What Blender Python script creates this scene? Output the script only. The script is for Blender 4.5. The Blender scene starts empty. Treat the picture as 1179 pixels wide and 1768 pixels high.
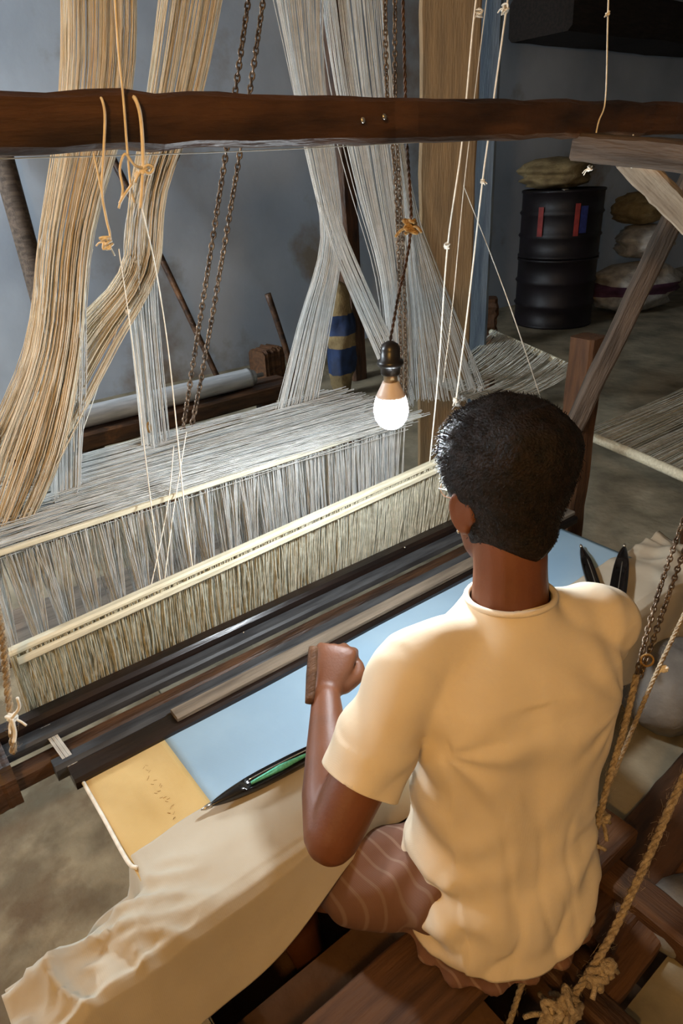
import bpy, bmesh, math, random
import numpy as np
from mathutils import Vector, Matrix, noise

random.seed(7)
rng = np.random.default_rng(11)
scene = bpy.context.scene
C = scene.collection
PI = math.pi

# ------------------------------------------------------------------ camera
FPX = 1160.0
PP = np.array([589.5, 884.0])
CAM = np.array([0.0, 0.0, 1.75])
_vx = np.array([2300 - PP[0], 205 - PP[1], FPX]); _vx /= np.linalg.norm(_vx)
_vy = np.array([-393 - PP[0], 345 - PP[1], FPX]); _vy -= _vx * (_vx @ _vy); _vy /= np.linalg.norm(_vy)
ROT = np.array([_vx, _vy, np.cross(_vx, _vy)])
cam_data = bpy.data.cameras.new('camera')
cam_data.sensor_fit = 'VERTICAL'
cam_data.sensor_height = 24.0
cam_data.lens = FPX / 1768.0 * 24.0
cam_data.clip_start = 0.02
cam = bpy.data.objects.new('camera', cam_data)
C.objects.link(cam)
cr, cu, cb = ROT @ np.array([1, 0, 0]), ROT @ np.array([0, -1, 0]), ROT @ np.array([0, 0, -1])
cam.matrix_world = Matrix(((cr[0], cu[0], cb[0], CAM[0]), (cr[1], cu[1], cb[1], CAM[1]), (cr[2], cu[2], cb[2], CAM[2]), (0, 0, 0, 1)))
scene.camera = cam

# ------------------------------------------------------------------ light, exposure
BULB_W = 510.0        # cool lamp over the cloth
WARM_W = 610.0        # warm lamp behind the weaver
FILL_W = 1500.0         # added fill tube that brightens the far side of the room
WARM_COL = (1.0, 0.53, 0.15)
COOL_COL = (0.86, 0.94, 1.0)
WARM_POS = (-0.95, -0.5, 2.5)
world = bpy.data.worlds.new('world'); scene.world = world
world.use_nodes = True
world.node_tree.nodes['Background'].inputs[0].default_value = (0.35, 0.42, 0.5, 1)
world.node_tree.nodes['Background'].inputs[1].default_value = 0.02
vs = scene.view_settings
vs.view_transform = 'Standard'; vs.look = 'None'; vs.gamma = 1.0; vs.exposure = 0.0
vs.use_curve_mapping = False
scene.cycles.use_denoising = True
scene.cycles.max_bounces = 6
scene.cycles.sample_clamp_indirect = 4.0

# ------------------------------------------------------------------ pixel rays of the measured camera -> points in the room
def ray(x, y): return ROT @ np.array([x - PP[0], y - PP[1], FPX]) / FPX
def at(x, y, d): return CAM + ray(x, y) * d
def onz(x, y, z): r = ray(x, y); return CAM + r * ((z - CAM[2]) / r[2])
def ony(x, y, Y): r = ray(x, y); return CAM + r * (Y / r[1])
def V(*a): return np.array(a, float)
def nrm(v): v = np.asarray(v, float); return v / (np.linalg.norm(v) + 1e-12)

# ------------------------------------------------------------------ materials
def lin(h):
    h = h.lstrip('#'); c = [int(h[i:i + 2], 16) / 255 for i in (0, 2, 4)]
    return tuple(x / 12.92 if x <= .04045 else ((x + .055) / 1.055) ** 2.4 for x in c) + (1,)

def mat(name, c1, c2=None, rough=.7, scale=6.0, stretch=(1, 1, 1), bump=0.0, bscale=None, metal=0.0, spec=.35, detail=6, sheen=0, trans=0, contrast=(.35, .65)):
    m = bpy.data.materials.new(name); m.use_nodes = True
    nt = m.node_tree; b = nt.nodes['Principled BSDF']
    b.inputs['Roughness'].default_value = rough; b.inputs['Metallic'].default_value = metal
    b.inputs['Specular IOR Level'].default_value = spec
    if sheen: b.inputs['Sheen Weight'].default_value = sheen
    tc = nt.nodes.new('ShaderNodeTexCoord'); mp = nt.nodes.new('ShaderNodeMapping')
    mp.inputs['Scale'].default_value = stretch
    nt.links.new(tc.outputs['Object'], mp.inputs['Vector'])
    nz = nt.nodes.new('ShaderNodeTexNoise'); nz.inputs['Scale'].default_value = scale; nz.inputs['Detail'].default_value = detail
    nt.links.new(mp.outputs[0], nz.inputs['Vector'])
    if c2 is None: c2 = c1
    rp = nt.nodes.new('ShaderNodeValToRGB')
    rp.color_ramp.elements[0].color = lin(c1); rp.color_ramp.elements[1].color = lin(c2)
    rp.color_ramp.elements[0].position = contrast[0]; rp.color_ramp.elements[1].position = contrast[1]
    nt.links.new(nz.outputs['Fac'], rp.inputs[0]); nt.links.new(rp.outputs[0], b.inputs['Base Color'])
    if bump:
        n2 = nt.nodes.new('ShaderNodeTexNoise'); n2.inputs['Scale'].default_value = bscale or scale * 4; n2.inputs['Detail'].default_value = 5
        nt.links.new(mp.outputs[0], n2.inputs['Vector'])
        bp = nt.nodes.new('ShaderNodeBump'); bp.inputs['Strength'].default_value = bump; bp.inputs['Distance'].default_value = .01
        nt.links.new(n2.outputs['Fac'], bp.inputs['Height']); nt.links.new(bp.outputs[0], b.inputs['Normal'])
    if trans:
        tl = nt.nodes.new('ShaderNodeBsdfTranslucent'); mx = nt.nodes.new('ShaderNodeMixShader'); mx.inputs[0].default_value = trans
        nt.links.new(rp.outputs[0], tl.inputs['Color'])
        out = nt.nodes['Material Output']
        nt.links.new(b.outputs[0], mx.inputs[1]); nt.links.new(tl.outputs[0], mx.inputs[2]); nt.links.new(mx.outputs[0], out.inputs[0])
    return m

def emit(name, col, strength):
    m = bpy.data.materials.new(name); m.use_nodes = True
    nt = m.node_tree; nt.nodes.remove(nt.nodes['Principled BSDF'])
    e = nt.nodes.new('ShaderNodeEmission'); e.inputs[0].default_value = (*col, 1); e.inputs[1].default_value = strength
    nt.links.new(e.outputs[0], nt.nodes['Material Output'].inputs[0])
    return m

def weave(name, c1, c2, scale=900, bump=.15, rough=.85, stripe=None, wrinkle=.05, wscale=25):
    """woven cloth: fine over-under relief, faint thread-to-thread tone, optional stripes along local X"""
    m = mat(name, c1, c2, rough, 5, bump=wrinkle, bscale=wscale, spec=.2)
    nt = m.node_tree; b = nt.nodes['Principled BSDF']
    tc = nt.nodes.new('ShaderNodeTexCoord')
    hs = []
    for ax in ('X', 'Y'):
        w = nt.nodes.new('ShaderNodeTexWave'); w.bands_direction = ax; w.inputs['Scale'].default_value = scale / 6
        nt.links.new(tc.outputs['Object'], w.inputs['Vector']); hs.append(w)
    ad = nt.nodes.new('ShaderNodeMath'); ad.operation = 'ADD'
    nt.links.new(hs[0].outputs['Fac'], ad.inputs[0]); nt.links.new(hs[1].outputs['Fac'], ad.inputs[1])
    bp = nt.nodes.new('ShaderNodeBump'); bp.inputs['Strength'].default_value = bump; bp.inputs['Distance'].default_value = .0006
    old = b.inputs['Normal'].links[0].from_socket
    nt.links.new(old, bp.inputs['Normal']); nt.links.new(ad.outputs[0], bp.inputs['Height']); nt.links.new(bp.outputs[0], b.inputs['Normal'])
    if stripe:
        w = nt.nodes.new('ShaderNodeTexWave'); w.bands_direction = stripe[0]; w.inputs['Scale'].default_value = stripe[1]; w.inputs['Distortion'].default_value = stripe[3]
        w.inputs['Detail'].default_value = 1
        nt.links.new(tc.outputs['Object'], w.inputs['Vector'])
        rp = nt.nodes.new('ShaderNodeValToRGB'); rp.color_ramp.elements[0].position = .86; rp.color_ramp.elements[1].position = .97
        nt.links.new(w.outputs['Fac'], rp.inputs[0])
        mx = nt.nodes.new('ShaderNodeMix'); mx.data_type = 'RGBA'
        src = b.inputs['Base Color'].links[0].from_socket
        nt.links.new(rp.outputs[0], mx.inputs[0]); nt.links.new(src, mx.inputs[6]); mx.inputs[7].default_value = lin(stripe[2])
        nt.links.new(mx.outputs[2], b.inputs['Base Color'])
    return m

M = dict(
    wood_dark=mat('dark_timber', '#24160d', '#523722', .5, 5, (1, 6, 6), .45, spec=.45),
    wood_black=mat('black_polished_timber', '#15100e', '#251913', .28, 5, (1, 9, 9), .1, spec=.5),
    wood_brown=mat('brown_timber', '#3e2614', '#5d3e24', .7, 5, (1, 10, 10), .4),
    wood_tan=mat('tan_plank', '#6f5a3f', '#876d4c', .75, 4, (1, 10, 10), .25),
    wood_grey=mat('weathered_grey_timber', '#33291f', '#54463a', .8, 5, (1, 10, 10), .5),
    wood_worn=mat('worn_timber', '#5f554a', '#867a6b', .8, 5, (1, 10, 10), .4),
    wood_light=mat('pale_timber', '#8d7c69', '#ab9a84', .7, 5, (1, 10, 10), .3),
    wall=mat('blue_grey_plaster', '#98a3b1', '#b7c1cd', .9, 1.1, (1, 1, 1), .25, 9),
    wall_dim=mat('grey_plaster', '#8a8a8a', '#a2a29c', .9, 1.5, (1, 1, 1), .3, 9),
    floor=mat('cement_floor', '#5d5645', '#988d76', .85, 5, (1, 1, 1), .5, 22, contrast=(.3, .7)),
    floor_lit=mat('warm_lit_floor', '#6f634d', '#9d9075', .9, 7, (1, 1, 1), .8, 16, contrast=(.38, .6)),  # lighter floor tone with the warm lamplight put into the colour
    earth=mat('packed_earth', '#4b3523', '#6a4c32', .95, 6, (1, 1, 1), .7, 30),
    thread=mat('cotton_thread', '#d8d9d6', '#ebecea', .8, 40, trans=.3),
    thread_warm_lit=mat('warm_lit_thread', '#e6d5b8', '#f4e7cf', .8, 40, trans=.25),  # tan copy of the thread, warm light put into the colour
    thread_reed=mat('olive_heddle_thread', '#b0ad99', '#d0cdbb', .8, 60),
    thread_dim=mat('grey_warp_thread', '#b9b6aa', '#d6d3c8', .8, 40),
    cord=mat('white_cotton_cord', '#d9d2c2', '#efe9dc', .8, 60),
    cord_cream=mat('cream_cotton_cord', '#ddd2bf', '#efe7d8', .8, 60),
    rope=mat('jute_rope', '#8f7d66', '#bba98d', .95, 120, bump=.6, bscale=400),
    cream_bar=mat('cream_heddle_bar', '#c3bda4', '#dcd7c0', .6, 12, (1, 10, 10), .1),
    chain=mat('dark_steel_chain', '#45372b', '#75624f', .35, 40, metal=.45, spec=.5),
    steel=mat('dull_steel', '#a9adb1', '#c6c9cc', .35, 8, (1, 8, 8), metal=.3),
    grey_metal=mat('grey_painted_strip', '#2e2f32', '#45474a', .45, 10, (1, 8, 8), .08),
    bakelite=mat('black_bakelite', '#141110', '#1e1917', .35, 30, spec=.5),
    bulb_white=mat('white_lamp_plastic', '#d9c9bf', '#e6d8cf', .4, 20),
    brass=mat('brass_cap', '#9c8a70', '#c0ae90', .35, 30, metal=.9),
    skin=mat('brown_skin', '#60381f', '#704228', .5, 9, bump=.06, bscale=220, spec=.4),
    lips=mat('lip_skin', '#74403a', '#804941', .5, 20),
    eyew=mat('eye_white', '#d8d2c8', '#e2ddd5', .25, 20),
    iris=mat('dark_iris', '#1c110b', '#241610', .15, 30),
    hair=mat('black_hair', '#0d0a09', '#211814', .6, 90, bump=.5, bscale=260, spec=.2),
    shirt=weave('cream_white_jersey', '#d9cab2', '#e2d5bf', 1200, .1, wrinkle=.22, wscale=13),
    collar=weave('ribbed_jersey', '#dccfba', '#e4d8c5', 1500, .25),
    shorts=weave('brown_striped_cotton', '#6b4d40', '#7a5a4b', 900, .2, stripe=('X', 15.0, '#846a5b', .3)),
    cloth=weave('pale_blue_woven_cloth', '#90acc2', '#9db8cb', 1000, .2),
    border=weave('cream_gold_woven_border', '#bf9f66', '#cdb07a', 800, .3, wrinkle=.1, wscale=30),
    motif=mat('woven_motif_thread', '#a08150', '#ac8d5c', .8, 30),
    drape=weave('off_white_cotton', '#b0a592', '#bdb3a1', 700, .05, wrinkle=.25, wscale=14),
    shuttle=mat('black_lacquer', '#0f0d0c', '#191412', .18, 20, spec=.6),
    tip=mat('shuttle_steel', '#b8b0a4', '#cfc8bd', .25, 20, metal=.9),
    yarn_green=mat('green_pirn_yarn', '#4fae92', '#74c9ad', .7, 200),
    drum=mat('black_drum_paint', '#0c080b', '#160f14', .5, 6, bump=.1),
    red=mat('red_label', '#7a2a26', '#94342e', .6, 20),
    white_print=mat('pale_label', '#a8a49d', '#bdb9b2', .6, 20),
    sack=mat('white_sack_plastic', '#8f8c86', '#bcb8b0', .7, 14, bump=.5, bscale=30),
    sack_tan=mat('tan_sack', '#6d5d40', '#8a7955', .85, 14, bump=.5, bscale=60),
    sack_purple=mat('purple_sack_print', '#4d2f45', '#5d3b54', .7, 14),
    blue=mat('blue_print', '#16233c', '#22365a', .6, 14),
    blue_post=mat('blue_grey_painted_post', '#535f6c', '#67747f', .6, 5, (1, 8, 8), .2),
    stone=mat('grey_stone', '#5a5754', '#77736d', .85, 9, bump=.6, bscale=30),
    slab=mat('dark_loft_board', '#1a1512', '#2a221c', .85, 8, (1, 6, 6), .4),
    orange_rope=mat('orange_jute', '#8a6a3e', '#b08f5c', .95, 100, bump=.5, bscale=300),
    navy=mat('navy_tag', '#1c2350', '#262f66', .7, 40),
)

def stains(m, col, scale, lo, hi):
    nt = m.node_tree; b = nt.nodes['Principled BSDF']; tc = nt.nodes.new('ShaderNodeTexCoord')
    n = nt.nodes.new('ShaderNodeTexNoise'); n.inputs['Scale'].default_value = scale; n.inputs['Detail'].default_value = 7; n.inputs['Roughness'].default_value = .6
    nt.links.new(tc.outputs['Object'], n.inputs['Vector'])
    r = nt.nodes.new('ShaderNodeValToRGB'); r.color_ramp.elements[0].position = lo; r.color_ramp.elements[1].position = hi
    nt.links.new(n.outputs['Fac'], r.inputs[0])
    mx = nt.nodes.new('ShaderNodeMix'); mx.data_type = 'RGBA'; src = b.inputs['Base Color'].links[0].from_socket
    nt.links.new(r.outputs[0], mx.inputs[0]); nt.links.new(src, mx.inputs[6]); mx.inputs[7].default_value = lin(col)
    nt.links.new(mx.outputs[2], b.inputs['Base Color'])
stains(M['wall'], '#857b6f', .75, .57, .66)
stains(M['floor_lit'], '#6b5a43', 6.0, .50, .68)
stains(M['wood_dark'], '#6e4a2c', 3.2, .66, .72)

# ------------------------------------------------------------------ object helpers
def newobj(name, me, m=None, parent=None, smooth=False):
    o = bpy.data.objects.new(name, me); C.objects.link(o)
    if m is not None and not me.materials: me.materials.append(m)
    if smooth:
        me.polygons.foreach_set('use_smooth', [True] * len(me.polygons))
    if parent is not None:
        o.parent = parent
        o.matrix_parent_inverse = PINV.get(parent.name, Matrix())
    return o
PINV = {}
def pydata(name, v, f, m=None, parent=None, smooth=False):
    me = bpy.data.meshes.new(name); me.from_pydata([tuple(map(float, p)) for p in v], [], [tuple(int(i) for i in q) for q in f]); me.update()
    return newobj(name, me, m, parent, smooth)
def empty(name, loc):
    e = bpy.data.objects.new(name, None); e.empty_display_size = .05; e.location = tuple(map(float, loc)); C.objects.link(e)
    PINV[e.name] = Matrix.Translation(Vector(tuple(map(float, loc)))).inverted()
    return e
def tag(o, label, cat, group=None, kind=None):
    o['label'] = label; o['category'] = cat
    if group: o['group'] = group
    if kind: o['kind'] = kind
    return o
def struct(o): o['kind'] = 'structure'; return o
def stuff(o): o['kind'] = 'stuff'; return o

def box_geo(lo, hi):
    x0, y0, z0 = lo; x1, y1, z1 = hi
    v = [(x0, y0, z0), (x1, y0, z0), (x1, y1, z0), (x0, y1, z0), (x0, y0, z1), (x1, y0, z1), (x1, y1, z1), (x0, y1, z1)]
    f = [(0, 3, 2, 1), (4, 5, 6, 7), (0, 1, 5, 4), (1, 2, 6, 5), (2, 3, 7, 6), (3, 0, 4, 7)]
    return v, f
def box(name, lo, hi, m, parent=None, bevel=0.0):
    v, f = box_geo(lo, hi); o = pydata(name, v, f, m, parent)
    if bevel: bev(o, bevel)
    return o
def bev(o, w, seg=2):
    bm = bmesh.new(); bm.from_mesh(o.data)
    bmesh.ops.bevel(bm, geom=bm.edges[:], offset=w, segments=seg, profile=.6, affect='EDGES')
    bm.to_mesh(o.data); bm.free()

def timber(name, p0, p1, w, h, m, parent=None, up=(0, 0, 1), ch=.12, rough=.03, n=14, taper=1.0, seed=0):
    """rough-sawn timber from p0 to p1: chamfered section, slight wobble; local X runs along the grain"""
    p0, p1 = V(*p0), V(*p1); L = np.linalg.norm(p1 - p0); x = (p1 - p0) / L
    y = nrm(np.cross(V(*up), x)) if abs(np.dot(nrm(up), x)) < .98 else nrm(np.cross(V(0, 1, 0), x)); z = np.cross(x, y)
    r = np.random.default_rng(seed + 3); c = ch * min(w, h)
    sec = [(-w / 2 + c, -h / 2), (w / 2 - c, -h / 2), (w / 2, -h / 2 + c), (w / 2, h / 2 - c), (w / 2 - c, h / 2), (-w / 2 + c, h / 2), (-w / 2, h / 2 - c), (-w / 2, -h / 2 + c)]
    v, f = [], []
    for i in range(n + 1):
        t = i / n; s = 1 + (taper - 1) * t
        oy, oz = r.normal(0, rough * w * .5), r.normal(0, rough * h * .5)
        for a, b in sec:
            v.append((t * L, a * s + oy + r.normal(0, rough * w * .25), b * s + oz + r.normal(0, rough * h * .25)))
    for i in range(n):
        for k in range(8):
            a = i * 8 + k; b = i * 8 + (k + 1) % 8
            f.append((a, b, b + 8, a + 8))
    f.append(tuple(range(7, -1, -1))); f.append(tuple(range(n * 8, n * 8 + 8)))
    o = pydata(name, v, f, m, parent)
    Mx = Matrix(((x[0], y[0], z[0], p0[0]), (x[1], y[1], z[1], p0[1]), (x[2], y[2], z[2], p0[2]), (0, 0, 0, 1)))
    o.matrix_basis = Mx
    return o

def catmull(pts, n=8):
    P = [V(*p) for p in pts]
    if len(P) == 2: return [P[0] + (P[1] - P[0]) * i / n for i in range(n + 1)]
    P = [2 * P[0] - P[1]] + P + [2 * P[-1] - P[-2]]
    out = []
    for i in range(1, len(P) - 2):
        a, b, c, d = P[i - 1:i + 3]
        for k in range(n):
            t = k / n
            out.append(.5 * (2 * b + (c - a) * t + (2 * a - 5 * b + 4 * c - d) * t * t + (3 * b - a - 3 * c + d) * t ** 3))
    out.append(P[-2]); return out

def frames(path):
    path = [V(*p) for p in path]; T = []
    for i in range(len(path)):
        a = path[max(i - 1, 0)]; b = path[min(i + 1, len(path) - 1)]; T.append(nrm(b - a))
    u = nrm(np.cross(T[0], V(.31, .52, .79))); out = []
    for t in T:
        u = nrm(u - t * np.dot(u, t)); out.append((t, u, np.cross(t, u)))
    return path, out

def tube_geo(path, r, n=8, cap=True, off=0):
    path, fr = frames(path); rs = r if hasattr(r, '__len__') else [r] * len(path)
    v, f = [], []
    for p, (t, u, w), q in zip(path, fr, rs):
        for k in range(n):
            a = 2 * PI * k / n; v.append(p + (u * math.cos(a) + w * math.sin(a)) * q)
    for i in range(len(path) - 1):
        for k in range(n):
            a = i * n + k; b = i * n + (k + 1) % n
            f.append((off + a, off + b, off + b + n, off + a + n))
    if cap:
        f.append(tuple(off + k for k in range(n - 1, -1, -1))); f.append(tuple(off + (len(path) - 1) * n + k for k in range(n)))
    return v, f
def join_geo(geos):
    v, f = [], []
    for a, b in geos:
        o = len(v); v += list(a); f += [tuple(i + o for i in q) for q in b]
    return v, f
def tube(name, path, r, m, parent=None, n=8, sm=True, dens=6):
    p = catmull(path, dens)
    if hasattr(r, '__len__'):
        r = np.interp(np.linspace(0, 1, len(p)), np.linspace(0, 1, len(r)), r)
    return pydata(name, *tube_geo(p, r, n), m, parent, sm)

def resample(path, step):
    P = np.array(path); d = np.r_[0, np.cumsum(np.linalg.norm(np.diff(P, axis=0), axis=1))]
    n = max(2, int(d[-1] / step) + 1); s = np.linspace(0, d[-1], n)
    return [V(*[np.interp(q, d, P[:, k]) for k in range(3)]) for q in s], d[-1]
def rope(name, pts, r, m, parent=None, strands=3, pitch=None, fuzz=0, n=5):
    """laid rope: strands twisted round each other, with loose fibres"""
    pitch = pitch or r * 7; path, L = resample(catmull(pts, 10), r * .9); path, fr = frames(path)
    geos = []
    for s in range(strands):
        q = []
        for i, (p, (t, u, w)) in enumerate(zip(path, fr)):
            a = 2 * PI * (i * L / (len(path) - 1) / pitch + s / strands); q.append(p + (u * math.cos(a) + w * math.sin(a)) * r * .52)
        geos.append(tube_geo(q, r * .55, n))
    for _ in range(fuzz):
        i = random.randrange(len(path)); t, u, w = fr[i]; a = random.uniform(0, 2 * PI); d = u * math.cos(a) + w * math.sin(a)
        p = path[i] + d * r * .8
        geos.append(tube_geo([p, p + d * r * random.uniform(.4, 1.2) + t * r * random.uniform(-1, 1), p + d * r * random.uniform(.6, 1.8) + t * r * random.uniform(-2, 2)], r * .035, 3))
    return pydata(name, *join_geo(geos), m, parent, True)
def knot(name, c, s, r, m, parent=None, seed=0, tails=2):
    """an overhand tangle with loose ends"""
    g = random.Random(seed); c = V(*c); geos = []; pts = []
    for i in range(15):
        a = i * 2.4 + g.uniform(-.3, .3); pts.append(c + V(math.cos(a) * s * g.uniform(.5, 1), math.sin(a) * s * g.uniform(.5, 1), s * g.uniform(-.9, .9)))
    geos.append(tube_geo(catmull(pts, 6), r, 6))
    for k in range(tails):
        a = g.uniform(0, 2 * PI); d = V(math.cos(a), math.sin(a), g.uniform(-.9, .2))
        geos.append(tube_geo(catmull([c, c + d * s * 1.2, c + d * s * 2.0 + V(0, 0, -s * .6)], 5), r * .8, 5))
    return pydata(name, *join_geo(geos), m, parent, True)

def threads(name, lines, r, m, parent=None):
    """many fine threads as three-sided tubes; lines is a list of (k,3) arrays of equal length"""
    Lc = np.array(lines); N, K, _ = Lc.shape
    T = np.gradient(Lc, axis=1); T /= np.linalg.norm(T, axis=2, keepdims=True) + 1e-9
    ref = np.where(np.abs(T[..., 2:3]) > .8, np.array([1., 0, 0]), np.array([0, 0, 1.]))
    U = np.cross(T, ref); U /= np.linalg.norm(U, axis=2, keepdims=True) + 1e-9; W = np.cross(T, U)
    rr = np.broadcast_to(np.asarray(r, float).reshape(-1, 1, 1), (N, 1, 1)) if np.ndim(r) else r
    ring = np.stack([Lc + rr * (U * math.cos(a) + W * math.sin(a)) for a in (PI / 2, PI / 2 + 2 * PI / 3, PI / 2 + 4 * PI / 3)], axis=2)
    v = ring.reshape(-1, 3)
    idx = np.arange(N * K * 3).reshape(N, K, 3)
    q = []
    for k in range(3):
        q.append(np.stack([idx[:, :-1, k], idx[:, :-1, (k + 1) % 3], idx[:, 1:, (k + 1) % 3], idx[:, 1:, k]], axis=-1).reshape(-1, 4))
    q = np.concatenate(q)
    me = bpy.data.meshes.new(name)
    me.vertices.add(len(v)); me.vertices.foreach_set('co', v.ravel())
    me.loops.add(q.size); me.loops.foreach_set('vertex_index', q.ravel().astype(np.int32))
    me.polygons.add(len(q)); me.polygons.foreach_set('loop_start', np.arange(0, q.size, 4, dtype=np.int32)); me.polygons.foreach_set('loop_total', np.full(len(q), 4, dtype=np.int32))
    me.update(calc_edges=True); me.validate()
    return newobj(name, me, m, parent, True)

def lathe_geo(prof, axis_p, axis_d, n=24):
    d = nrm(axis_d); u = nrm(np.cross(d, V(.2, .9, .37))); w = np.cross(d, u); v, f = [], []
    for r, h in prof:
        for k in range(n):
            a = 2 * PI * k / n; v.append(V(*axis_p) + d * h + (u * math.cos(a) + w * math.sin(a)) * max(r, 1e-5))
    for i in range(len(prof) - 1):
        for k in range(n):
            a = i * n + k; b = i * n + (k + 1) % n; f.append((a, b, b + n, a + n))
    f.append(tuple(range(n - 1, -1, -1))); f.append(tuple(range((len(prof) - 1) * n, len(prof) * n)))
    return v, f
def lathe(name, prof, p, d, m, parent=None, n=24, smooth=True):
    o = pydata(name, *lathe_geo(prof, p, d, n), m, parent, smooth)
    bm = bmesh.new(); bm.from_mesh(o.data); bmesh.ops.recalc_face_normals(bm, faces=bm.faces[:]); bm.to_mesh(o.data); bm.free()
    return o

def grid_obj(name, fn, nu, nv, m, parent=None, thick=.0015):
    """a cloth sheet fn(u,v) with real thickness"""
    v = [fn(i / nu, j / nv) for i in range(nu + 1) for j in range(nv + 1)]
    f = [(i * (nv + 1) + j, (i + 1) * (nv + 1) + j, (i + 1) * (nv + 1) + j + 1, i * (nv + 1) + j + 1) for i in range(nu) for j in range(nv)]
    o = pydata(name, v, f, m, parent, True)
    bm = bmesh.new(); bm.from_mesh(o.data)
    bmesh.ops.recalc_face_normals(bm, faces=bm.faces[:]); bmesh.ops.solidify(bm, geom=bm.faces[:], thickness=thick)
    bmesh.ops.recalc_face_normals(bm, faces=bm.faces[:])
    bm.to_mesh(o.data); bm.free()
    o.data.polygons.foreach_set('use_smooth', [True] * len(o.data.polygons))
    return o
def nz3(p, s=1.0, seed=0.0): return noise.noise(Vector((p[0] * s + seed, p[1] * s - seed, p[2] * s + 2 * seed)))

FZ = 0.45     # floor level; the loom stands over a shallow pit for the weaver's legs
CZ = 0.75     # woven cloth
BY = 4.5      # back wall
RX = 9.0      # right wall
# ------------------------------------------------------------------ the room
PX0, PX1, PY0, PY1 = .17, 1.05, .24, .98
fl = [box_geo((-1.6, PY1, FZ - .1), (RX, BY, FZ)), box_geo((-1.6, -1.8, FZ - .1), (RX, PY0, FZ)),
      box_geo((-1.6, PY0, FZ - .1), (PX0, PY1, FZ)), box_geo((PX1, PY0, FZ - .1), (RX, PY1, FZ))]
struct(pydata('floor', *join_geo(fl), M['floor']))
pit = [box_geo((PX0 - .05, PY0 - .05, -.06), (PX1 + .05, PY1 + .05, 0)),
       box_geo((PX0 - .05, PY0 - .05, 0), (PX0, PY1 + .05, FZ - .1)), box_geo((PX1, PY0 - .05, 0), (PX1 + .05, PY1 + .05, FZ - .1)),
       box_geo((PX0, PY0 - .05, 0), (PX1, PY0, FZ - .1)), box_geo((PX0, PY1, 0), (PX1, PY1 + .05, FZ - .1))]
pit.append(box_geo((PX0, PY0, 0), (.60, .70, .34)))
struct(pydata('floor_pit', *join_geo(pit), M['earth']))
struct(pydata('floor_warm_lit', *join_geo([box_geo((-1.6, -.6, FZ), (.165, 1.95, FZ + .006)), box_geo((.165, .985, FZ), (.45, 1.95, FZ + .006))]), M['floor_lit']))  # thin slab added at lower left; its lighter colour paints warm light on the floor
struct(box('wall_back', (-1.6, BY, FZ - .1), (RX, BY + .15, 3.4), M['wall']))
struct(box('wall_right', (RX, -1.8, FZ - .1), (RX + .15, BY + .15, 3.4), M['wall_dim']))
struct(box('wall_left', (-1.75, -1.8, FZ - .1), (-1.6, BY + .15, 3.4), M['wall']))
struct(box('wall_front', (-1.75, -1.95, FZ - .1), (RX + .15, -1.8, 3.4), M['wall_dim']))
struct(box('ceiling', (-1.75, -1.95, 3.4), (RX + .15, BY + .15, 3.5), M['wall_dim']))

# fill tube added out of view on the left wall to brighten the room
tl = empty('added_fill_tube', (-1.54, 3.8, 2.45))
box('fill_fitting', (-1.6, 3.2, 2.42), (-1.55, 4.4, 2.49), M['white_print'], tl, .006)
o = pydata('tube', *tube_geo([(-1.52, 3.24, 2.455), (-1.52, 4.36, 2.455)], .014, 12), emit('fill_glow', COOL_COL, FILL_W), tl, True)
tag(tl, 'added white fill tube, unseen, high on the left wall', 'lamp')

# warm lamp hanging behind the weaver
wl = empty('warm_lamp', WARM_POS)
lathe('globe', [(.004, -.062), (.03, -.054), (.052, -.03), (.06, 0), (.052, .03), (.034, .055), (.02, .075)], WARM_POS, (0, 0, 1), emit('warm_glow', WARM_COL, WARM_W), wl)
lathe('socket', [(.02, .075), (.022, .08), (.022, .12), (.006, .13)], WARM_POS, (0, 0, 1), M['bakelite'], wl)
tube('cord', [V(*WARM_POS) + V(0, 0, .125), V(*WARM_POS) + V(0, 0, .85)], .003, M['bakelite'], wl)
tag(wl, 'round warm yellow lamp hanging on a cord behind the weaver', 'lamp')

# ------------------------------------------------------------------ loom frame
BMY = .84
lf = empty('loom_frame', (.9, BMY, FZ))
b0, b1 = ony(-60, 214, BMY), ony(1260, 205, BMY)
timber('top_beam', b0, b1, .05, .056, M['wood_dark'], lf, n=40, rough=.05, seed=1)
for px in ((625, 208), (662, 202)):
    lathe('nail', [(.004, 0), (.004, .003), (.002, .004)], ony(px[0], px[1], BMY - .027), (0, -1, .2), M['tip'], lf, 8)
# side rail under the far end of the top beam, with its braces
r0 = ony(1002, 252, BMY - .01); r1 = at(1400, 292, .95)
timber('side_rail', r0, r1, .05, .045, M['wood_grey'], lf, seed=2)
timber('brace', at(1080, 268, 1.32), at(1210, 400, 1.42), .035, .05, M['wood_light'], lf, up=(1, -1, 0), seed=3)
timber('diagonal_post', at(1240, 215, 1.62), at(985, 745, 2.02), .052, .05, M['wood_grey'], lf, up=(0, 0, 1), seed=4)
pb = at(1008, 650, 2.12)
timber('post', (pb[0], pb[1], FZ), (pb[0], pb[1], at(1020, 572, 2.12)[2]), .085, .085, M['wood_brown'], lf, up=(0, 1, 0), seed=5)
tag(lf, 'dark rough timber loom frame with long beam overhead and grey braces', 'loom frame')

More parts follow.
